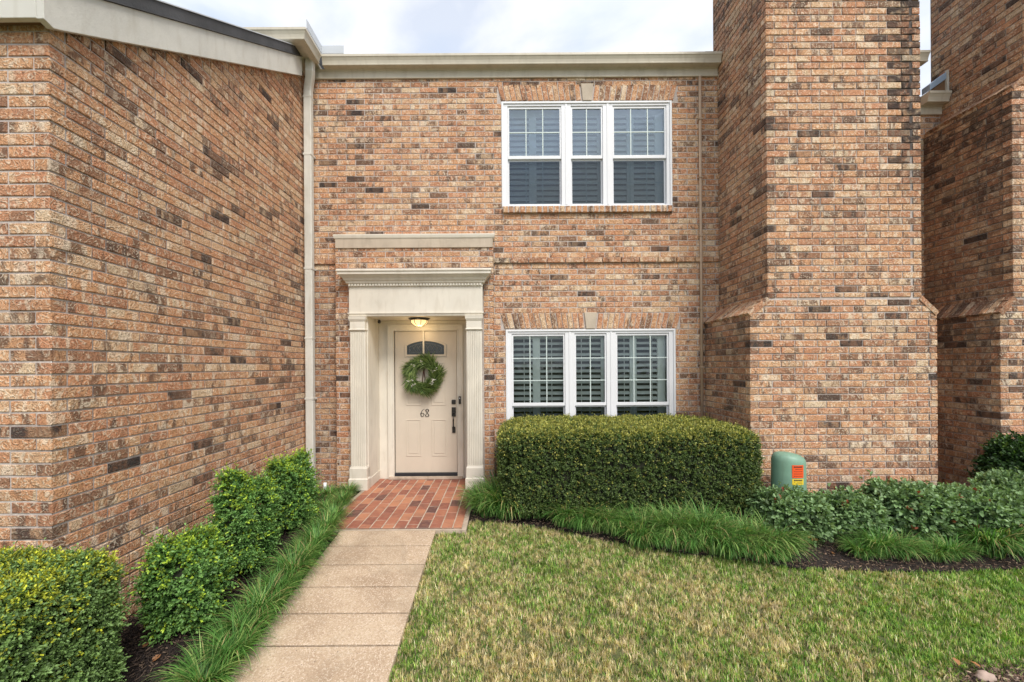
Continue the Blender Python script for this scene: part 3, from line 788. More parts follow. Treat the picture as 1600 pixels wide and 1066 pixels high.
# ---- chimneys
def chimney(parent, yf, xl, xr, xl2, xr2, zs0, zs1, ztop, xl3=None, z3=None, dirt_shade_side=None, dirt_front=None, ph=0.0, yb=5.80, rise=0.16):
    mb = MB()
    def eL(z): 
        if z <= zs0: return xl
        if z < zs1: return xl + (xl2-xl)*(z-zs0)/(zs1-zs0)
        if xl3 is not None and z > z3: return min(xl3, xl2 + (z - z3)*(xl3-xl2)/rise)
        return xl2
    def eR(z):
        if z <= zs0: return xr
        if z < zs1: return xr + (xr2-xr)*(z-zs0)/(zs1-zs0)
        return xr2
    brick_face(mb, (0, yf, 0), (1,0,0), (0,-1,0), eL, eR, -0.1524, zs0, (), 'A', 'A', dirt_front, phase=ph)
    brick_face(mb, (0, yf, 0), (1,0,0), (0,-1,0), eL, eR, zs0, zs1, (), None, None, dirt_front, phase=ph)
    zt1 = z3 if z3 else ztop
    brick_face(mb, (0, yf, 0), (1,0,0), (0,-1,0), eL, eR, zs1, zt1, (), 'A', 'A', dirt_front, phase=ph)
    if z3: brick_face(mb, (0, yf, 0), (1,0,0), (0,-1,0), eL, eR, z3, ztop, (), None, 'A', dirt_front, phase=ph)
    # sides: u measured from the front corner backwards
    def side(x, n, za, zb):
        f = (lambda u, z: dirt_shade_side(x, u, z)) if dirt_shade_side else None
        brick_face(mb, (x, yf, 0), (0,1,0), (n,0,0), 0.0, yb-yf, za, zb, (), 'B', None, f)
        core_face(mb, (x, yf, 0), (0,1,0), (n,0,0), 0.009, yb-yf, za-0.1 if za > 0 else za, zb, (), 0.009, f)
    side(xl, -1, -0.1524, zs0); side(xr, 1, -0.1524, zs0)
    side(xl2, -1, zs1, zt1); side(xr2, 1, zs1, ztop)
    if z3: side(xl3, -1, z3+rise, ztop)
    for (za, zb) in ((-0.2, zs0), (zs0, zs1), (zs1, zt1)) + (((z3, ztop),) if z3 else ()):
        a0, b0, a1, b1 = eL(za+1e-5), eR(za+1e-5), eL(zb-1e-5), eR(zb-1e-5)
        if z3 and za == z3: a0 = a1 = xl3
        k = max(1, int((zb-za)/0.2))
        for i in range(k):
            t0, t1 = i/k, (i+1)/k
            for jx in range(20):
                s0, s1 = jx/20, (jx+1)/20
                L0, R0, L1, R1 = a0+(a1-a0)*t0+.009, b0+(b1-b0)*t0-.009, a0+(a1-a0)*t1+.009, b0+(b1-b0)*t1-.009
                z_0, z_1 = za+(zb-za)*t0, za+(zb-za)*t1
                d = dirt_front((L0+(R0-L0)*(s0+s1)/2), (z_0+z_1)/2) if dirt_front else 0
                mb.add([(L0+(R0-L0)*s0, yf+.009, z_0), (L0+(R0-L0)*s1, yf+.009, z_0), (L1+(R1-L1)*s1, yf+.009, z_1), (L1+(R1-L1)*s0, yf+.009, z_1)], [(0,1,2,3)], 1, (.5,.5,d))
    # sloped rowlock shoulders
    def shoulder(xa, za, xb, zb, sgn, hang=0.018, y_end=5.685, wd=0.064):
        S_ = Vector((xb-xa, 0, zb-za)); Ln = S_.length; d = S_.normalized(); N = Vector((-sgn*d.z*1.0, 0, 0)); N = Vector((sgn*-abs(d.z), 0, abs(d.x)))
        N = Vector((-abs(d.z) if sgn > 0 else abs(d.z), 0, abs(d.x)))
        p0 = Vector((xa, 0, za)) - d*hang + N*0.012
        y = yf - 0.006
        while y < y_end - 0.02:
            w_ = min(wd, y_end - y)
            mb.brick((p0.x + R.uniform(-.004,.004), y, p0.z + R.uniform(-.003,.003)), (0, w_, 0), d*(Ln+hang+0.004), N, 0.06, 0.004, (R.random()*0.9, R.random(), 0.25 + (0.3 if dirt_shade_side and sgn > 0 and xl > 4 else 0)), 0.002)
            y += wd + 0.009
        mb.add([(xa, yf+.004, za), (xa, y_end, za), (xb, y_end, zb), (xb, yf+.004, zb)], [(0,1,2,3)], 1, (.5,.5,.3))
    shoulder(xl, zs0, xl2, zs1, 1); shoulder(xr, zs0, xr2, zs1, -1)
    if z3: shoulder(xl2, z3, xl3, z3+rise, 1, 0.015, 5.66)
    # back and top closing faces
    mb.add([(xl2 if not z3 else xl3, yb, 5), (xr2, yb, 5), (xr2, yb, ztop), (xl2 if not z3 else xl3, yb, ztop)], [(0,1,2,3)], 1)
    mb.add([(xl3 or xl2, yf, ztop-.01), (xr2, yf, ztop-.01), (xr2, yb, ztop-.01), (xl3 or xl2, yb, ztop-.01)], [(0,1,2,3)], 1)
    return mb.build('chimney', BM, parent, colors=True)
def df1(u, z):
    d = 0.0
    s = mnoise.noise(Vector((u*9, z*6, 1)))
    if z > 3.2: d += max(0, 1 - (abs(u-4.53)/0.17)**2)*min(1.0, (z-3.2)/0.9)*(1.0+0.9*s)
    if z > 4.3 and u > 4.42: d += 0.14
    return max(0, min(0.97, d))
def ds1(x, u, z):  # side dirt and stain, with the left face's shade painted in
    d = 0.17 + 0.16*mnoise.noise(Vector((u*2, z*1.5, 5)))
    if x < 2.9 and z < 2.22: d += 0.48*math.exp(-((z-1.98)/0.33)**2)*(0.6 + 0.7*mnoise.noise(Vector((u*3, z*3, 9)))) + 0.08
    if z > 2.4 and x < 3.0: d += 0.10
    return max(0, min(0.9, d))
def ds2(x, u, z):  # shading of the left side painted together with its dirt
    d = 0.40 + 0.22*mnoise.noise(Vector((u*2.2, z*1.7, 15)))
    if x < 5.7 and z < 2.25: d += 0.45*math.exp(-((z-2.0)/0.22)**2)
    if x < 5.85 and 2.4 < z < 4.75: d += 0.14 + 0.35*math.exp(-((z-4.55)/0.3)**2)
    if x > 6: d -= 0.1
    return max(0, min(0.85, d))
chimney(house, 4.64, 2.763, 4.87, 2.964, 4.70, 2.22, 2.385, 7.9, dirt_shade_side=ds1, dirt_front=df1)
fl_ = MB(); fl_.prism([(5.60, 5.85), (5.80, 5.85), (5.80, 6.02), (5.77, 6.02)], 'x', 2.84, 2.955); fl_.build('roof_flashing', M['shingle'], house)

# ------------------------------------------------------------------ right neighbour
right = thing('brick_house', 'neighbouring brick townhouse at the right edge with a stained stepped chimney and a lower gutter', 'house', (6.0, W, 0))
mb = MB()
brick_face(mb, (0, W+0.002, 0), (1,0,0), (0,-1,0), 5.73, 9.5, -0.1524, 5.10, phase=0.1, dirt_shade_f=lambda u, z: 0.15)
core_face(mb, (0, W+0.002, 0), (1,0,0), (0,-1,0), 5.722, 9.5, -0.2, 5.10)
mb.brick((5.73, W-0.012, 2.83), (0.2, 0, 0), (0, 0, 0.066), (0,-1,0), 0.09, 0.004, (0.4, 0.5, 0.1))
mb.build('wall', BM, right, colors=True)
chimney(right, 4.70, 5.65, 7.75, 5.80, 7.60, 2.22, 2.385, 8.3, xl3=6.04, z3=4.79, dirt_shade_side=ds2, ph=0.08, yb=5.82)
gutter(5.74, 6.035, 5.545, 5.17, right); gutter(7.61, 9.5, 5.545, 5.17, right)
f = MB(); fp2 = [(a, b-0.545) for a, b in fp]; fp2 = list(fp2)
f.prism(fp2, 'x', 5.725, 6.034); f.build('frieze_board', M['trim'], right)
f = MB(); f.prism(fp2, 'x', 7.606, 9.5); f.build('frieze_board', M['trim'], right)
rf = MB()
for (a, b) in ((5.755, 6.038), (7.602, 9.5)):
    rf.prism([(5.66, 5.299), (12, 6.9), (12, 5.2), (5.66, 5.25)], 'x', a, b)
rf.build('roof', M['shingle'], right)
fl_ = MB(); fl_.prism([(5.79, 5.303), (6.03, 5.303), (6.03, 5.50), (5.80, 5.335)], 'y', 5.60, 5.66); fl_.build('side_board', M['brownwood'], right)
fl_ = MB(); fl_.prism([(5.785, 5.33), (6.03, 5.50), (6.03, 5.595), (5.785, 5.415)], 'y', 5.585, 5.70)
fl_.build('roof_flashing', M['bluemetal'], right, bevel=0.006)
fl_ = MB(); fl_.box(6.005, 6.033, 5.575, 5.60, 5.303, 5.60); fl_.build('flashing_post', M['rake'], right)

# ------------------------------------------------------------------ left neighbour (wing with a rake)
left = thing('brick_house', 'brick house on the left with a long side wall under a sloping white board', 'house', (-3.0, 4.0, 0))
XW = -2.71; YN = 2.47
def ltop(y): return 3.80 + 0.61*(y-2.47) if y < 5.44 else 5.66
mb = MB()
def dl(u, z):   # side wall dirt: u = y
    return max(0, min(0.6, 0.05 + 0.22*max(0, 3.6-u)*(0.4 + mnoise.noise(Vector((u*1.7, z*1.3, 2)))) * (0.4 + 0.3*(z > 2.2))))
brick_face(mb, (XW, 0, 0), (0,1,0), (1,0,0), YN, W-0.002, -0.0762*5, 5.66, (), 'B', None, dl, ltop, phase=YN % BL)
core_face(mb, (XW, 0, 0), (0,1,0), (1,0,0), YN+0.009, W, -0.30, 5.66, (), 0.009, dl, topf=ltop)
brick_face(mb, (0, YN, 0), (1,0,0), (0,-1,0), -7.0, XW, -0.0762*5, 3.73, (), None, 'A', lambda u, z: max(0, min(.6, 0.12 + 0.25*mnoise.noise(Vector((u*2, z*1.5, 7))))), phase=0.13)
core_face(mb, (0, YN, 0), (1,0,0), (0,-1,0), -7.0, XW-0.009, -0.30, 3.80)
mb.build('wall', BM, left, colors=True)
fo = MB(); fo.box(-7.0, XW+0.012, YN-0.012, W-0.01, -0.6, -0.0762*5+0.302-0.302); fo.build('foundation', M['concrete'], left, bevel=0.01)
rk = MB()
def rz(y): return 3.64 + 0.61*(y-2.42)
rk.prism([(2.385, 3.66), (2.44, 3.645), (2.50, rz(2.485)), (5.46, rz(5.46)), (5.46, rz(5.46)+0.25), (2.385, rz(2.385)+0.245)], 'x', XW+0.018, XW+0.062)
rk.build('rake_board', M['rake'], left, bevel=0.003)
rk = MB(); rk.prism([(2.36, rz(2.36)+0.247), (5.50, rz(5.50)+0.252), (5.50, rz(5.50)+0.262), (2.36, rz(2.36)+0.257)], 'x', XW-0.1, XW+0.078)
rk.prism([(2.36, rz(2.36)+0.260), (5.44, rz(5.44)+0.264), (5.44, rz(5.44)+0.365), (2.36, rz(2.36)+0.355)], 'x', XW-0.1, XW+0.066)
rk.build('drip_edge', M['shingle'], left)
rk = MB(); rk.prism([(2.36, rz(2.36)+0.357), (5.42, rz(5.42)+0.366), (5.42, rz(5.42)+0.376), (2.36, rz(2.36)+0.367)], 'x', XW-0.12, XW+0.075)
rk.build('metal_edge', M['metal'], left)
fs_ = MB(); fs_.box(-7.0, XW+0.016, 2.385, 2.42, 3.665, 3.93); fs_.build('fascia_board', M['rake'], left, bevel=0.003)
fs_ = MB(); fs_.box(-7.0, XW+0.014, 2.4205, YN+0.02, 3.69, 3.72); fs_.build('soffit', M['brownwood'], left)
rf = MB(); rf.prism([(2.37, 3.935), (5.42, 5.80), (5.42, 5.55), (2.43, 3.80)], 'x', -7.0, XW-0.02); rf.build('roof', M['shingle'], left)
# upper storey eave: soffit, gutter returning round the corner, frieze
mb = MB()
brick_face(mb, (0, 5.44, 0), (1,0,0), (0,-1,0), -7.0, XW-0.095, 5.0, 5.62)
core_face(mb, (0, 5.44, 0), (1,0,0), (0,-1,0), -7.0, XW-0.02, 4.9, 5.75)
mb.build('upper_wall', BM, left, colors=True)
sf = MB(); sf.box(-7.0, -2.50, 5.20, 5.44, 5.742, 5.775); sf.box(XW-0.02, -2.50, 5.4405, W+0.3, 5.742, 5.775); sf.build('soffit', M['trim'], left)
fz = MB(); fz.prism([(XW+0.012, 5.61), (XW+0.03, 5.61), (XW+0.035, 5.70), (XW+0.075, 5.741), (XW+0.012, 5.741)], 'y', 5.40, W-0.03)
fz.prism([(5.445, 5.61), (5.41, 5.61), (5.405, 5.70), (5.365, 5.741), (5.445, 5.741)], 'x', -7.0, XW+0.01); fz.build('frieze_board', M['trim'], left)
g = MB(); P0 = gutter_prof(0, 5.715)     # offsets from the outer face: y from 0 inward
def gpt(off, z, k):    # k: 0 far inner end, 1 near outer corner, 2 left end
    if k == 0: return (-2.43 - off, 5.545 + off*1.0 if False else 5.54, z)
    if k == 1: return (-2.43 - off, 5.10 + off, z)
    return (-7.0, 5.10 + off, z)
n = len(P0); vs = []
for k in range(3):
    for (o_, z) in P0: vs.append(gpt(o_, z, k))
g.add(vs, [(k*n+i, k*n+(i+1) % n, (k+1)*n+(i+1) % n, (k+1)*n+i) for k in range(2) for i in range(n)] + [tuple(range(n)), tuple(range(3*n-1, 2*n-1, -1))])
g.build('gutter', M['trim'], left, bevel=0.0015)
g = MB(); g.box(-2.428, -2.421, 5.12, 5.545, 5.85, 5.955); g.box(-2.4205, -2.13, 5.541, 5.548, 5.85, 5.955)
g.build('splash_guard', M['metal'], left)
rf = MB(); rf.add([(-7, 5.2, 5.843), (-2.5, 5.2, 5.843), (-2.5, 12, 7.4), (-7, 12, 7.4), (-7, 5.2, 5.78), (-2.5, 5.2, 5.78), (-2.5, 12, 5.7), (-7, 12, 5.7)], [(0,1,2,3),(4,7,6,5),(0,4,5,1),(1,5,6,2),(2,6,7,3),(3,7,4,0)])
rf.build('upper_roof', M['shingle'], left)

# ------------------------------------------------------------------ foliage tools
def npmesh(name, verts, faces4, cols, mat, parent=None, smooth=True, local=False):
    """verts (n,3), faces (m,4) quads, cols per face"""
    me = bpy.data.meshes.new(name)
    nv, nf = len(verts), len(faces4)
    me.vertices.add(nv); me.vertices.foreach_set('co', verts.astype(np.float32).ravel())
    me.loops.add(nf*4); me.loops.foreach_set('vertex_index', faces4.astype(np.int32).ravel())
    me.polygons.add(nf); me.polygons.foreach_set('loop_start', np.arange(0, nf*4, 4, dtype=np.int32))
    me.polygons.foreach_set('use_smooth', np.full(nf, smooth))
    me.update(calc_edges=True)
    at = me.attributes.new('lc', 'FLOAT_COLOR', 'CORNER')
    a = np.ones((nf*4, 4), np.float32); a[:, :3] = np.repeat(np.clip(cols, 0.002, 1), 4, axis=0)
    at.data.foreach_set('color', a.ravel())
    return link(name, me, mat, parent, local)
def unit(v): return v/np.maximum(np.linalg.norm(v, axis=1, keepdims=True), 1e-9)
def leaf_arrays(pos, dirs, up, ln, wd, fold=0.25, curl=0.15):
    """six-vertex folded leaf; returns verts, faces(quads)"""
    n = len(pos); d = unit(dirs); s = unit(np.cross(d, up)); nn = np.cross(s, d)
    ln = ln[:, None]; wd = wd[:, None]
    V = np.stack([pos, pos + d*ln*0.35 + s*wd*0.5 + nn*wd*fold, pos + d*ln*0.75 + s*wd*0.42 + nn*(wd*fold - ln*curl*0.5),
                  pos + d*ln - nn*ln*curl, pos + d*ln*0.75 - s*wd*0.42 + nn*(wd*fold - ln*curl*0.5), pos + d*ln*0.35 - s*wd*0.5 + nn*wd*fold], axis=1)
    b = np.arange(n)[:, None]*6
    Fq = np.concatenate([b + np.array([[0, 1, 2, 3]]), b + np.array([[0, 3, 4, 5]])], axis=0)
    return V.reshape(-1, 3), Fq
def sprigs(base, direc, tipcol, basecol, per=9, length=0.07, leaf=0.02, aspect=0.6, spread=0.9, rnd=NR, lw=0.3):
    n = len(base); d = unit(direc)
    t = (np.arange(per)+0.5)/per
    t = np.tile(t, (n, 1)) + rnd.normal(0, 0.03, (n, per))
    Lh = length*rnd.uniform(0.6, 1.15, (n, 1))*np.where(rnd.random((n, 1)) < 0.08, 1.6, 1.0)
    side = rnd.normal(0, 1, (n, per, 3))
    pos = base[:, None, :] + d[:, None, :]*(t*Lh)[:, :, None] + side*0.0025
    ld = d[:, None, :]*(0.25 + 0.6*t[:, :, None]) + side*spread*(1.15 - 0.5*t[:, :, None])*0.6
    pos = pos.reshape(-1, 3); ld = ld.reshape(-1, 3)
    up = unit(np.repeat(d, per, axis=0) + rnd.normal(0, 0.35, (n*per, 3)) + np.array([0, 0, 0.5]))
    sz = leaf*rnd.uniform(0.7, 1.2, n*per)*(1.1 - 0.35*t.reshape(-1))
    V, Fq = leaf_arrays(pos, ld, up, sz, sz*aspect)
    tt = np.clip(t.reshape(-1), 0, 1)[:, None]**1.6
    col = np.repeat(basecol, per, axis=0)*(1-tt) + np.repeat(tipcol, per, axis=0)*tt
    col = col*rnd.uniform(0.75, 1.25, (n*per, 1))
    return V, Fq, np.concatenate([col, col])
def lump(p, s, seed):
    q = p*s
    return (np.sin(q[:, 0]*1.7+seed) * np.sin(q[:, 1]*2.1+seed*1.3) + np.sin(q[:, 2]*2.3+seed*0.7)*np.sin(q[:, 0]*1.1+q[:, 1]*1.9+seed*2.1))*0.5
def rbox_surface(n, hx, hy, hz, ex=5.0, seed=0, bumps=0.03, rnd=NR, flat_bottom=True):
    """points on a rounded box (superellipsoid), centre origin, with lumps; returns points, normals"""
    # sample faces of a box by area then project on the superellipsoid
    areas = np.array([hy*hz, hy*hz, hx*hz, hx*hz, hx*hy*1.1, hx*hy*0.15]); areas = areas/areas.sum()
    k = rnd.choice(6, n, p=areas); q = rnd.uniform(-1, 1, (n, 3))
    for i, (ax, sg) in enumerate(((0,-1),(0,1),(1,-1),(1,1),(2,1),(2,-1))): q[k == i, ax] = sg
    r = (np.abs(q)**ex).sum(axis=1)**(1/ex)
    q = q/r[:, None]
    nrm = unit(np.sign(q)*np.abs(q)**(ex-1)/np.array([hx, hy, hz]))
    p = q*np.array([hx, hy, hz])
    p = p + nrm*(bumps*lump(p, 9.0, seed) + bumps*0.5*lump(p, 23.0, seed+3))[:, None]
    return p, nrm
def core_mesh(name, hx, hy, hz, ex, parent, cz, scale=0.86):  # solid dark mass added inside the foliage to block see-through
    n = 20; vs = []; fs = []
    for i in range(n+1):
        th_ = PI*i/n
        for j in range(2*n):
            ph = PI*j/n
            q = np.array([math.sin(th_)*math.cos(ph), math.sin(th_)*math.sin(ph), math.cos(th_)])
            q = q/((np.abs(q)**ex).sum()**(1/ex)) * (scale + 0.05*mnoise.noise(Vector(q*3)))
            vs.append((q[0]*hx, q[1]*hy, q[2]*hz + cz))
    for i in range(n):
        for j in range(2*n): fs.append((i*2*n+j, i*2*n+(j+1) % (2*n), (i+1)*2*n+(j+1) % (2*n), (i+1)*2*n+j))
    me = bpy.data.meshes.new(name); me.from_pydata(vs, [], fs); me.update()
    return link(name, me, M['bark'], parent, local=True)

def shrub(name, label, cat, x, y, hx, hy, h, nsp, kind, ex=4.0, seed=1, bumps=0.03, group=None, rotz=0, zbase=None, sprig=0.07, leaf=0.02, aspect=0.62, per=9, core=0.84, jut=0.35):
    rnd = np.random.default_rng(seed*17+3)
    zb = zg(y) if zbase is None else zbase
    t = thing(name, label, cat, (x, y, zb), group); t.rotation_euler = (0, 0, rotz)
    hz = h/2
    p, nrm = rbox_surface(nsp, hx, hy, hz, ex, seed, bumps, rnd)
    depth = rnd.exponential(0.022, nsp)[:, None]
    base = p - nrm*(sprig*0.75 + depth) + np.array([0, 0, hz])
    d = nrm + rnd.normal(0, jut, (nsp, 3)) + np.array([0, 0, 0.35])
    topness = np.clip((p[:, 2]/hz - 0.15)/0.85, 0, 1)[:, None]
    u = rnd.random((nsp, 1)); keep = None; lm = (0.5 + 0.5*lump(p, 14.0, seed+8))[:, None]
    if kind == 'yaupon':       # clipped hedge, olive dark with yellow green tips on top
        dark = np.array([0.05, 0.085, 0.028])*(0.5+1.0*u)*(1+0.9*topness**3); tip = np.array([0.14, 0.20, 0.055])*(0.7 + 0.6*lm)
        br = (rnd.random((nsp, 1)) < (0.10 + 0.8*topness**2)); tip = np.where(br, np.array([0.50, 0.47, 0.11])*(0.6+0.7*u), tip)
    elif kind == 'boxwood_yellow':
        dark = np.array([0.095, 0.165, 0.05])*(0.4+1.1*u); tip = np.array([0.22, 0.35, 0.11])*(0.8+0.5*lm)
        patch = (lump(p, 8.0, seed+5) > 0.05)[:, None]
        br = (rnd.random((nsp, 1)) < (0.05 + 0.6*topness**2*np.where(patch, 1.3, 0.6))); tip = np.where(br, np.array([0.62, 0.64, 0.05])*(0.6+0.6*u), tip)
    elif kind == 'boxwood':
        dark = np.array([0.07, 0.165, 0.045])*(0.4+1.2*u); tip = np.array([0.19, 0.35, 0.09])*(0.8+0.5*lm)
        br = (rnd.random((nsp, 1)) < (0.16 + 0.5*topness**2)); tip = np.where(br, np.array([0.52, 0.68, 0.06])*(0.6+0.6*u), tip)
    elif kind == 'hawthorn':
        dark = np.array([0.11, 0.185, 0.08])*(0.4+1.1*u); tip = np.array([0.25, 0.38, 0.17])*(0.75+0.5*lm)
        br = rnd.random((nsp, 1)); tip = np.where(br < 0.02, np.array([0.33, 0.07, 0.04]), tip); tip = np.where(br > 0.95, np.array([0.20, 0.27, 0.10]), tip)
    else:                      # glossy dark
        dark = np.array([0.018, 0.045, 0.014])*(0.7+0.6*u); tip = np.array([0.04, 0.09, 0.02])*(0.75+0.5*lm)
        br = rnd.random((nsp, 1)); tip = np.where(br < 0.15*(0.3+topness), np.array([0.12, 0.22, 0.03]), tip)
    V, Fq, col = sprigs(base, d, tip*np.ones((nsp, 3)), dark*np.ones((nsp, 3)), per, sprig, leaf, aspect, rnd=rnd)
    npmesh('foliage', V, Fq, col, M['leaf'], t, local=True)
    core_mesh('dark_core', hx, hy, hz, ex, t, hz, core)
    return t

# clipped hedge before the windows
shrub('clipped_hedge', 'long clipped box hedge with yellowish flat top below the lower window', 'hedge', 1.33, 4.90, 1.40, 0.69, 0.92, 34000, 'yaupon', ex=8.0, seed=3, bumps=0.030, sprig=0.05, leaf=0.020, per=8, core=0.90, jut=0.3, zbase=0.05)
# hedge in the lower left corner
shrub('clipped_hedge', 'square clipped boxwood with bright yellow tips at the near corner of the left wall', 'hedge', -3.08, 2.06, 0.93, 0.36, 0.89, 24000, 'boxwood_yellow', ex=7.0, seed=5, bumps=0.028, sprig=0.06, leaf=0.0175, per=11, core=0.90, jut=0.45, zbase=-0.27)
# the three loose boxwoods along the side wall
for i, (x, y, r, zt, lab) in enumerate(((-2.19, 2.86, 0.20, 0.50, 'loose lowest boxwood shrub beside the square yellow tipped hedge'),
                                     (-2.22, 3.47, 0.20, 0.75, 'middle boxwood shrub by the left wall with lime green tips'),
                                     (-2.21, 4.24, 0.235, 0.72, 'boxwood shrub nearest the downspout, farthest of three by the left wall'))):
    zb = zg(y) - 0.02
    t = shrub('boxwood_shrub', lab, 'shrub', x, y, r, r*0.98, zt-zb, 3000, 'boxwood', ex=2.7, seed=20+i, bumps=0.10, sprig=0.10, leaf=0.023, per=12, core=0.60, jut=0.55, group='boxwood shrubs along the left wall', zbase=zb)
# low hawthorn shrubs round the chimney
HW = [(2.78, 4.02, 0.30, 0.26, 0.44, 'low broad leaved shrub at the foot of the green utility pedestal'),
      (3.36, 4.05, 0.28, 0.24, 0.40, 'smallest broad leaved shrub, right of the green pedestal'),
      (3.98, 4.05, 0.36, 0.28, 0.50, 'broad leaved shrub with a few red leaves before the chimney corner'),
      (4.62, 3.95, 0.42, 0.30, 0.47, 'broad leaved shrub right of the chimney, wide and low'),
      (5.25, 4.15, 0.45, 0.30, 0.56, 'broad leaved shrub at the right edge in front of the dark rounded bush')]
for i, (x, y, hx, hy, h, lab) in enumerate(HW):
    shrub('hawthorn_shrub', lab, 'shrub', x, y, hx, hy, h, int(1000*hx*3.2), 'hawthorn', ex=2.6, seed=40+i, bumps=0.06, sprig=0.11, leaf=0.048, aspect=0.62, per=9, core=0.70, jut=0.6, group='broad leaved shrubs before the chimney')
shrub('rounded_bush', 'dark glossy rounded bush against the right hand chimney', 'shrub', 5.75, 4.40, 0.62, 0.26, 0.88, 3200, 'dark', ex=2.8, seed=61, bumps=0.06, sprig=0.09, leaf=0.04, per=9, core=0.75, jut=0.5)

# ------------------------------------------------------------------ lilyturf clumps
def blades_mesh(name, base, azim, length, lean, width, cols, seg=6, droop=1.0):
    n = len(base)
    t = np.linspace(0, 1, seg+1)
    # arc: angle from vertical grows along the blade
    ang = lean[:, None]*(0.15 + 1.6*droop*t[None, :]**1.3)
    step = length[:, None]/seg
    dr_ = np.sin(ang)*step; dz_ = np.cos(ang)*step
    rr = np.concatenate([np.zeros((n, 1)), np.cumsum(dr_[:, :-1], axis=1)], axis=1)
    zz = np.concatenate([np.zeros((n, 1)), np.cumsum(dz_[:, :-1], axis=1)], axis=1)
    ca, sa = np.cos(azim)[:, None], np.sin(azim)[:, None]
    cen = np.stack([base[:, 0:1] + rr*ca, base[:, 1:2] + rr*sa, base[:, 2:3] + zz], axis=2)
    w = width[:, None]*(1 - 0.9*t[None, :]**2.2)*0.5
    sd = np.stack([-sa*w, ca*w, np.zeros_like(w)], axis=2)
    V = np.stack([cen - sd, cen + sd], axis=2).reshape(n, -1, 3)
    k = np.arange(seg)
    fq = np.stack([2*k, 2*k+1, 2*k+3, 2*k+2], axis=1)[None] + (np.arange(n)*(2*(seg+1)))[:, None, None]
    colf = np.repeat(cols, seg, axis=0)
    return V.reshape(-1, 3), fq.reshape(-1, 4), colf
def clump_mesh(seed, tint=(1, 1, 1), R0=0.07, L=0.39, n=520):
    rnd = np.random.default_rng(seed)
    a = rnd.uniform(0, 2*PI, n); r = R0*np.sqrt(rnd.random(n))*1.3
    base = np.stack([r*np.cos(a), r*np.sin(a), np.zeros(n)], axis=1)
    az = a + rnd.normal(0, 0.5, n)
    ln_ = L*rnd.uniform(0.6, 1.2, n); lean = np.clip(rnd.normal(1.28, 0.32, n), 0.15, 1.8)
    u = rnd.random((n, 1))
    col = np.array([0.10, 0.235, 0.05])*(0.35+1.2*u)*np.array(tint)
    yl = rnd.random((n, 1)); col = np.where(yl < 0.22, np.array([0.33, 0.47, 0.14])*(0.7+0.6*u), col); col = np.where(yl > 0.93, np.array([0.46, 0.36, 0.17])*(0.6+0.7*u), col)
    V, Fq, cf = blades_mesh('c', base, az, ln_, lean, rnd.uniform(0.0060, 0.0125, n), col)
    o = npmesh('lilyturf', V, Fq, cf, M['blade']); me = o.data; bpy.data.objects.remove(o); return me
CM = [clump_mesh(100+i) for i in range(5)]
CMY = [clump_mesh(200+i, (1.2, 1.0, 1.1)) for i in range(3)]
def put_clump(px, py, label, group, s=1.0, meshes=CM, z=0.0, dxy=None):
    if px < 560: s *= 0.86
    x, y = gp(px, py) if dxy is None else dxy
    o = bpy.data.objects.new('lilyturf', R.choice(meshes)); C.objects.link(o)
    o.location = (x, y, zg(y)+z); o.rotation_euler = (0, 0, R.uniform(0, 6.28)); o.scale = (s, s, s*R.uniform(0.9, 1.1))
    return tag(o, label, 'lilyturf', group)
LC = [((318,1085),.95),((362,1040),.9),((385,1000),.9),((412,968),.9),((436,936),.85),((458,908),.9),((478,882),.8),((494,858),.85),((510,836),.8),((521,816),.8),((508,802),.7),((535,792),.7),((516,780),.7),((545,776),.65)]
for (q, s) in LC: put_clump(*q, 'clump of grassy lilyturf in the row edging the left side of the path', 'lilyturf row left of the path', s*0.95)
RC1 = [((762,806),1.1),((790,810),1.2),((818,808),1.0),((748,794),.9),((842,808),.8),((776,792),1.15),((802,796),1.1)]
for (q, s) in RC1: put_clump(*q, 'clump of grassy lilyturf at the right corner of the brick porch', 'lilyturf beside the porch', s*0.95)
for i in range(13):
    px = 885 + i*27; py = 822 + i*3.5 + R.uniform(-4, 4)
    put_clump(px, py, 'clump of grassy lilyturf in the row in front of the long hedge', 'lilyturf row before the hedge', R.uniform(0.85, 1.0), CM+CMY)
    if i > 3: put_clump(px+8, py+12, 'clump of grassy lilyturf in the row in front of the long hedge', 'lilyturf row before the hedge', R.uniform(0.7, 0.95), CM+CMY)
for q, s in (((1345,872),.75),((1375,870),.95),((1408,872),.85),((1460,876),.7),((1485,874),.8)):
    put_clump(*q, 'small low clump of lilyturf at the lawn edge before the broad leaved shrubs', 'lilyturf before the chimney shrubs', s*0.8)
for q, s in (((1545,868),1.0),((1575,862),1.1),((1600,850),1.1),((1560,840),1.1),((1630,865),1.1),((1665,850),1.1)):
    put_clump(*q, 'large clump of lilyturf at the right end of the bed', 'lilyturf at the right end of the bed', s)

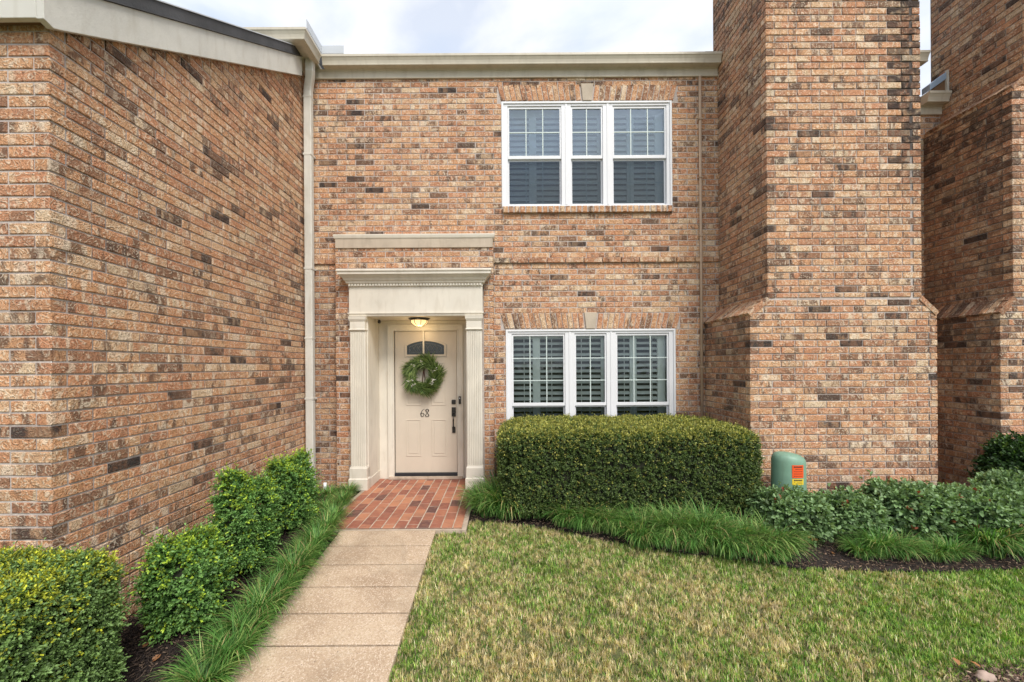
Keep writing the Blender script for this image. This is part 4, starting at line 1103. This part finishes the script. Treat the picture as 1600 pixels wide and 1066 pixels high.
# ------------------------------------------------------------------ lawn blades, bark chips
def lawn(name, n, xr, yr, inside, seed):
    rnd = np.random.default_rng(seed)
    nt_ = n//13
    tx = rnd.uniform(*xr, nt_); ty = rnd.uniform(*yr, nt_)
    patch = 0.5 + 0.5*np.sin(tx*2.3+1)*np.sin(ty*3.1+tx) + 0.45*np.sin(tx*9+ty*4)*np.sin(ty*11-tx*3+2) + 0.3*np.sin(tx*23)*np.sin(ty*27+1)
    tdry = np.clip(0.60 - 0.15*(tx-0.6) + 0.55*(patch-0.45) - 0.30*np.clip(ty-3.4, 0, 1) - 0.35*np.exp(-((tx+0.55)/0.14)**2) + rnd.normal(0, 0.22, nt_), 0.04, 0.95)
    taz = rnd.uniform(0, 2*PI, nt_); tlen = rnd.uniform(0.65, 1.4, nt_); tb = rnd.uniform(0.6, 1.35, nt_)
    ti = rnd.integers(0, nt_, n)
    x = tx[ti] + rnd.normal(0, 0.0095, n); y = ty[ti] + rnd.normal(0, 0.0095, n)
    k = inside(x, y); x, y, ti = x[k], y[k], ti[k]; n = len(x)
    z = zga(y) - 0.008
    base = np.stack([x, y, z], axis=1)
    isdry = rnd.random(n) < tdry[ti]
    u = rnd.random((n, 1))
    g = np.array([0.15, 0.32, 0.05])*(0.35+1.1*u); g2 = np.array([0.40, 0.54, 0.12])*(0.5+0.8*u)
    g = np.where(rnd.random((n, 1)) < 0.55, g, g2)
    s = np.array([0.86, 0.70, 0.44])*(0.5+0.7*u); s2 = np.array([0.66, 0.57, 0.24])*(0.55+0.6*u)
    s = np.where(rnd.random((n, 1)) < 0.65, s, s2)
    col = np.where(isdry[:, None], s, g)*tb[ti][:, None]
    ln_ = rnd.uniform(0.018, 0.044, n)*tlen[ti]
    lean = np.clip(rnd.normal(1.1, 0.5, n), 0.05, 2.1)
    az = taz[ti] + rnd.normal(0, 0.9, n)
    V, Fq, cf = blades_mesh('l', base, az, ln_, lean, rnd.uniform(0.0030, 0.0060, n), col, seg=2, droop=0.7)
    return npmesh(name, V, Fq, cf, M['blade'])
EX = np.array([e[0] for e in EDGE]); EY = np.array([e[1] for e in EDGE])
def inlawn(x, y):
    ey = np.interp(x, EX, EY)
    ok = (y < ey + 0.012*np.sin(x*37) + 0.01*np.sin(x*91)) & (x > PRX + 0.006*np.sin(y*60)) & ~((x < -0.385) & (y > 4.135))
    bare = ((x-2.95)/0.33)**2 + ((y-2.40)/0.12)**2 < 1 + 0.5*np.sin(x*31+y*17)
    return ok & ~(bare & (np.sin(x*333+y*917) > -0.8))
lw_ = lawn('grass', 400000, (-0.72, 5.2), (2.15, 4.6), inlawn, 5)
tag(lw_, 'half dormant lawn of green and straw coloured grass blades', 'grass', kind='stuff')
lw2 = lawn('grass', 90000, (-0.72, 8.5), (0.6, 4.0), lambda x, y: inlawn(x, y) & ((y < 2.15) | (x > 5.2)), 6)
tag(lw2, 'lawn continuing outside the frame', 'grass', kind='stuff')

def chips(name, n, sampler, cols, seed, lmax=0.035):
    rnd = np.random.default_rng(seed)
    p = sampler(rnd, n); n = len(p)
    d = unit(np.stack([rnd.normal(0, 1, n), rnd.normal(0, 1, n), rnd.normal(0, 0.35, n)], axis=1))
    up = unit(np.stack([rnd.normal(0, .5, n), rnd.normal(0, .5, n), np.ones(n)], axis=1))
    s = unit(np.cross(d, up)); nn = np.cross(s, d)
    L_ = rnd.uniform(0.008, lmax, n)[:, None]; w = rnd.uniform(0.003, 0.010, n)[:, None]; h = 0.0025
    V = np.stack([p - d*L_/2 - s*w/2, p + d*L_/2 - s*w*0.3, p + d*L_/2 + s*w*0.3, p - d*L_/2 + s*w/2,
                  p - d*L_/2 - s*w/2 + nn*h, p + d*L_/2 - s*w*0.3 + nn*h, p + d*L_/2 + s*w*0.3 + nn*h, p - d*L_/2 + s*w/2 + nn*h], axis=1).reshape(-1, 3)
    b = (np.arange(n)*8)[:, None]
    Fq = np.concatenate([b+np.array([[4,5,6,7]]), b+np.array([[0,1,5,4]]), b+np.array([[1,2,6,5]]), b+np.array([[2,3,7,6]]), b+np.array([[3,0,4,7]])])
    cc = cols[rnd.integers(0, len(cols), n)]*rnd.uniform(0.6, 1.4, (n, 1))
    o = npmesh(name, V, Fq, np.tile(cc, (5, 1)), M['chip'], smooth=False); return o
dk = np.array([[0.02,0.014,0.012],[0.035,0.024,0.02],[0.06,0.04,0.03],[0.03,0.022,0.02],[0.13,0.09,0.065]])
br_ = np.array([[0.05,0.03,0.022],[0.08,0.05,0.035],[0.14,0.085,0.06],[0.05,0.035,0.03],[0.24,0.16,0.11],[0.28,0.2,0.14]])
def s_left(rnd, n):
    x = rnd.uniform(-2.7, PLX+0.02, n); y = rnd.uniform(1.6, 5.6, n); k = ~((x > -1.92) & (y > 4.14)); x, y = x[k], y[k]
    return np.stack([x, y, zga(y)+0.012+rnd.uniform(0, 0.02, len(x))], axis=1)
def s_right(rnd, n):
    x = rnd.uniform(-0.38, 6.5, n); y = rnd.uniform(3.2, 5.6, n)
    ey = np.interp(x, EX, EY); k = (y > ey) & (y < ey+0.9); x, y = x[k], y[k]
    return np.stack([x, y, zga(y)+0.014+rnd.uniform(0, 0.02, len(x))], axis=1)
tag(chips('bark_mulch', 26000, s_left, dk, 1), 'black shredded bark in the bed beside the left wall', 'mulch', kind='stuff')
tag(chips('bark_mulch', 34000, s_right, br_, 2), 'brown shredded bark between the lawn and the shrubs', 'mulch', kind='stuff')
def s_bare(rnd, n):
    x = rnd.normal(2.95, 0.16, n); y = rnd.normal(2.41, 0.06, n)
    return np.stack([x, y, zga(y)+0.004+rnd.uniform(0, 0.012, n)], axis=1)
tag(chips('bark_mulch', 1500, s_bare, br_, 3), 'bare patch of bark litter in the lawn at the lower right corner', 'mulch', kind='stuff')

# rock by the bare patch, fallen leaves
def rock(x, y, sx, sy, sz, seed, label):
    vs = []; fs = []; n = 12
    for i in range(n+1):
        for j in range(2*n):
            th_, ph = PI*i/n, PI*j/n
            q = Vector((math.sin(th_)*math.cos(ph), math.sin(th_)*math.sin(ph), math.cos(th_)))
            k = 1 + 0.35*mnoise.noise(q*1.6 + Vector((seed, 0, 0)))
            vs.append((q.x*sx*k, q.y*sy*k, q.z*sz*k))
    for i in range(n):
        for j in range(2*n): fs.append((i*2*n+j, i*2*n+(j+1) % (2*n), (i+1)*2*n+(j+1) % (2*n), (i+1)*2*n+j))
    me = bpy.data.meshes.new('rock'); me.from_pydata(vs, [], fs); me.polygons.foreach_set('use_smooth', [True]*len(fs)); me.update()
    o = link('rock', me, M['rock']); o.location = (x, y, zg(y)+sz*0.4); return tag(o, label, 'rock')
x, y = gp(1540, 1062); rock(x, y, 0.05, 0.035, 0.03, 4, 'pinkish stone on the bare patch in the lower right corner')
x, y = gp(1583, 1060); rock(x, y, 0.035, 0.025, 0.012, 9, 'flat grey stone beside the pinkish one in the lower right corner')
def s_leaf(pts):
    P_ = np.array([(gp(a, b)[0], gp(a, b)[1]) for a, b in pts])
    return np.stack([P_[:, 0], P_[:, 1], zga(P_[:, 1])+0.03], axis=1)
lp_ = s_leaf([(1248,838),(1262,845),(1240,846),(1300,870),(1272,858),(1255,832),(1310,838),(232,1010),(252,1030),(1515,1040),(1490,1035),(1225,842),(1283,842),(1330,862)])
n = len(lp_); rnd = np.random.default_rng(8)
V, Fq = leaf_arrays(lp_, unit(rnd.normal(0, 1, (n, 3))*np.array([1, 1, .2])), np.tile([[0.2, -0.3, 1.0]], (n, 1)), rnd.uniform(0.04, 0.07, n), rnd.uniform(0.025, 0.04, n), 0.1, 0.2)
cc = np.array([0.34, 0.16, 0.07])*rnd.uniform(0.6, 1.5, (n, 1))
tag(npmesh('fallen_leaves', V, Fq, np.concatenate([cc, cc]), M['leaf']), 'brown fallen leaves scattered over the mulch beds', 'leaves', kind='stuff')

# ------------------------------------------------------------------ utility pedestal
PX, PYY = 2.965, 4.32
ped = thing('utility_pedestal', 'pale green rounded utility pedestal with an orange and a yellow warning sticker', 'utility box', (PX, PYY, zg(PYY)))
pm = MB(); n = 32; prof = [(0.165, -0.05), (0.162, 0.30), (0.158, 0.60), (0.157, 0.66), (0.150, 0.695), (0.130, 0.722), (0.095, 0.738), (0.04, 0.746), (0.004, 0.748)]
vs = []
for r_, z in prof:
    for q in range(n):
        a = 2*PI*q/n; xx = r_*math.cos(a); yy = r_*math.sin(a)*0.9
        zz = z + (-0.13*(xx)*max(0, (z-0.55))/0.2 if z > 0.55 else 0)
        vs.append((PX+xx, PYY+yy, zg(PYY)+zz))
k = len(prof)
pm.add(vs, [(i*n+q, i*n+(q+1) % n, (i+1)*n+(q+1) % n, (i+1)*n+q) for i in range(k-1) for q in range(n)] + [tuple(range((k-1)*n, k*n))], 0, None, True)
pm.build('cover', M['green'], ped)
def sticker(name, mat, z0, z1, rr=0.1615, a0=-110, a1=-68, ink=True):
    s = MB(); m_ = 8; vs = []; base = zg(PYY)
    for z in (z0, z1):
        for i in range(m_+1):
            a = math.radians(a0 + (a1-a0)*i/m_); vs.append((PX + rr*math.cos(a), PYY + rr*0.9*math.sin(a), base+z))
    s.add(vs, [(i, i+1, m_+2+i, m_+1+i) for i in range(m_)])
    o = s.build(name, mat, ped)
    t = MB(); rows = 5 if ink == 'o' else 3
    for r_ in range(rows):
        zc = z1 - (z1-z0)*(r_+0.8)/(rows+0.6); hh = 0.006 if r_ == 0 else 0.0022
        for i in range(m_-2):
            if r_ and R.random() < 0.12: continue
            a = [math.radians(a0 + (a1-a0)*(i+1+e)/m_) for e in (0.05, 0.92)]
            t.add([(PX + (rr+.0008)*math.cos(q), PYY + (rr+.0008)*0.9*math.sin(q), base+zz) for zz in (zc-hh, zc+hh) for q in a], [(0,1,3,2)])
    t.build('sticker_print', M['ink'], o)
    e = MB(); pts = [0, m_, 2*m_+1, m_+1]
    return o
b_ = MB()
sticker('orange_sticker', M['orange'], 0.515, 0.645, ink='o')
sticker('yellow_sticker', M['yellow'], 0.445, 0.505, ink='y')

# ------------------------------------------------------------------ wreath
WX, WZ = -1.178, 1.515; YW = 5.985
wr = thing('wreath', 'round green pine wreath with small white berries hanging on the door', 'wreath', (WX, YW, WZ))
rnd = np.random.default_rng(77); n = 4600
a = rnd.uniform(0, 2*PI, n); b = rnd.uniform(0, 2*PI, n)
RR = 0.192; rr = 0.052*np.sqrt(rnd.random(n))
base = np.stack([(RR + rr*np.cos(b))*np.cos(a), rr*np.sin(b), (RR + rr*np.cos(b))*np.sin(a)], axis=1)
tang = np.stack([-np.sin(a), np.zeros(n), np.cos(a)], axis=1); rad = np.stack([np.cos(a), np.zeros(n), np.sin(a)], axis=1)
grp = np.sin(a*7+1)*0.6 + 0.5*np.exp(-((a-3.6)/0.5)**2)
d = tang*1.0 + rad*(0.80*np.cos(b)+0.12+0.5*grp)[:, None] + np.stack([np.zeros(n), -np.abs(np.sin(b))*0.5-0.1, np.zeros(n)], axis=1) + rnd.normal(0, 0.34, (n, 3))
sz = rnd.uniform(0.055, 0.14, n)*(1+0.25*np.sin(a*5+2))
V, Fq = leaf_arrays(base, d, np.tile([[0, -1.0, 0.1]], (n, 1)) + rnd.normal(0, .2, (n, 3)), sz, np.full(n, 0.0048), 0.1, 0.08)
u = rnd.random((n, 1)); cc = np.where(u < 0.5, np.array([[0.09, 0.16, 0.04]]), np.array([[0.26, 0.34, 0.11]]))*rnd.uniform(0.6, 1.4, (n, 1))
npmesh('pine_needles', V, Fq, np.concatenate([cc, cc]), M['leaf'], wr, local=True)
vine = MB(); vine.tube([(WX + RR*math.cos(t*PI/16), YW+0.01, WZ + RR*math.sin(t*PI/16)) for t in range(33)], 0.030, 10); vine.build('vine_ring', M['bark'], wr)
for an in (92, 130, 20, 205, 228, 320, 335):
    be = MB(); cen_ = []
    for q in range(8):
        aa = math.radians(an + R.uniform(-7, 7)); rad_ = RR + R.uniform(-0.05, 0.045)
        c = Vector((WX + rad_*math.cos(aa), YW - 0.065 - R.random()*0.02, WZ + rad_*math.sin(aa))); r_ = R.uniform(0.004, 0.007)
        vs = []; 
        for i in range(5):
            for j in range(8): vs.append(c + Vector((math.sin(PI*i/4)*math.cos(PI*j/4), math.sin(PI*i/4)*math.sin(PI*j/4), math.cos(PI*i/4)))*r_)
        cen_.append(c)
        be.add(vs, [(i*8+j, i*8+(j+1) % 8, (i+1)*8+(j+1) % 8, (i+1)*8+j) for i in range(4) for j in range(8)], 0, None, True)
    be.tube(sorted(cen_, key=lambda v: v.z), 0.0022, 5)
    be.build('berry_cluster', M['berry'], wr)
st = MB(); st.box(WX-0.012, WX+0.012, YD-0.030, YD-0.026, WZ+0.20, 2.158); st.box(WX-0.012, WX+0.012, YD-0.0255, YD-0.001, 2.1575, 2.160); st.build('hanger_strap', M['cream'], wr)
rb = MB(); rb.tube([(WX+0.002, YD-0.025, WZ+0.17), (WX-0.004, YD-0.03, WZ+0.04), (WX-0.018, YD-0.028, WZ-0.06), (WX-0.014, YD-0.025, WZ-0.14)], 0.006, 6)
rb.tube([(WX+0.004, YD-0.022, WZ+0.17), (WX+0.006, YD-0.03, WZ+0.04), (WX+0.020, YD-0.028, WZ-0.05), (WX+0.010, YD-0.025, WZ-0.14)], 0.006, 6)
rb.build('ribbon', M['ribbon'], wr)

# ------------------------------------------------------------------ sky and sun
SUN_EL, SUN_AZ = math.radians(50), math.radians(27)     # azimuth: to the right of straight behind the camera
world = bpy.data.worlds.new('World'); sc.world = world; world.use_nodes = True
nt = world.node_tree; L = nt.links.new
bg = nt.nodes['Background']; bg.inputs[1].default_value = 0.11
sky = nt.nodes.new('ShaderNodeTexSky'); sky.sky_type = 'NISHITA'; sky.sun_disc = False; sky.sun_elevation = SUN_EL; sky.sun_rotation = PI - SUN_AZ
tc = nt.nodes.new('ShaderNodeTexCoord')
mp = nd(nt, 'ShaderNodeMapping'); mp.inputs['Scale'].default_value = (1.0, 1.0, 2.2); L(tc.outputs['Generated'], mp.inputs[0])
nz = noise(nt, mp.outputs[0], 2.6, 6, 0.5)
cl = ramp(nt, nz, [(0.36, 0.55), (0.5, 0.88), (0.60, 1.0)])
cc_ = ramp(nt, noise(nt, mp.outputs[0], 4.0, 5, 0.3), [(0.36, (0.80, 0.865, 0.96)), (0.50, (0.92, 0.95, 0.99)), (0.62, (1.0, 1.0, 1.0))])
clc = mix(nt, 1.0, cc_, (7.8, 7.8, 7.8), 'MULTIPLY')
L(mix(nt, cl, mix(nt, 1.0, sky.outputs[0], (2.2, 2.1, 2.0), 'MULTIPLY'), clc), bg.inputs[0])
sl = bpy.data.lights.new('sun', 'SUN'); sl.energy = 2.5; sl.angle = math.radians(22); sl.color = (1.0, 0.95, 0.87)
so = bpy.data.objects.new('sun', sl); C.objects.link(so)
sd = Vector((math.sin(SUN_AZ)*math.cos(SUN_EL), -math.cos(SUN_AZ)*math.cos(SUN_EL), math.sin(SUN_EL)))
so.rotation_euler = sd.to_track_quat('Z', 'Y').to_euler(); so.location = sd*20

# ------------------------------------------------------------------ camera
cam = bpy.data.cameras.new('camera'); co = bpy.data.objects.new('camera', cam); C.objects.link(co)
cam.sensor_width = 36; cam.lens = F/1600*36; cam.shift_x = (800-UC)/1600; cam.shift_y = (HY-533)/1600
cam.clip_start = 0.05; cam.clip_end = 1000
co.location = (0, 0, CZ); co.rotation_euler = (PI/2, ROLL, 0)
sc.camera = co
sc.view_settings.view_transform = 'Standard'; sc.view_settings.look = 'None'; sc.view_settings.gamma = 1.0
sc.view_settings.exposure = 0.44
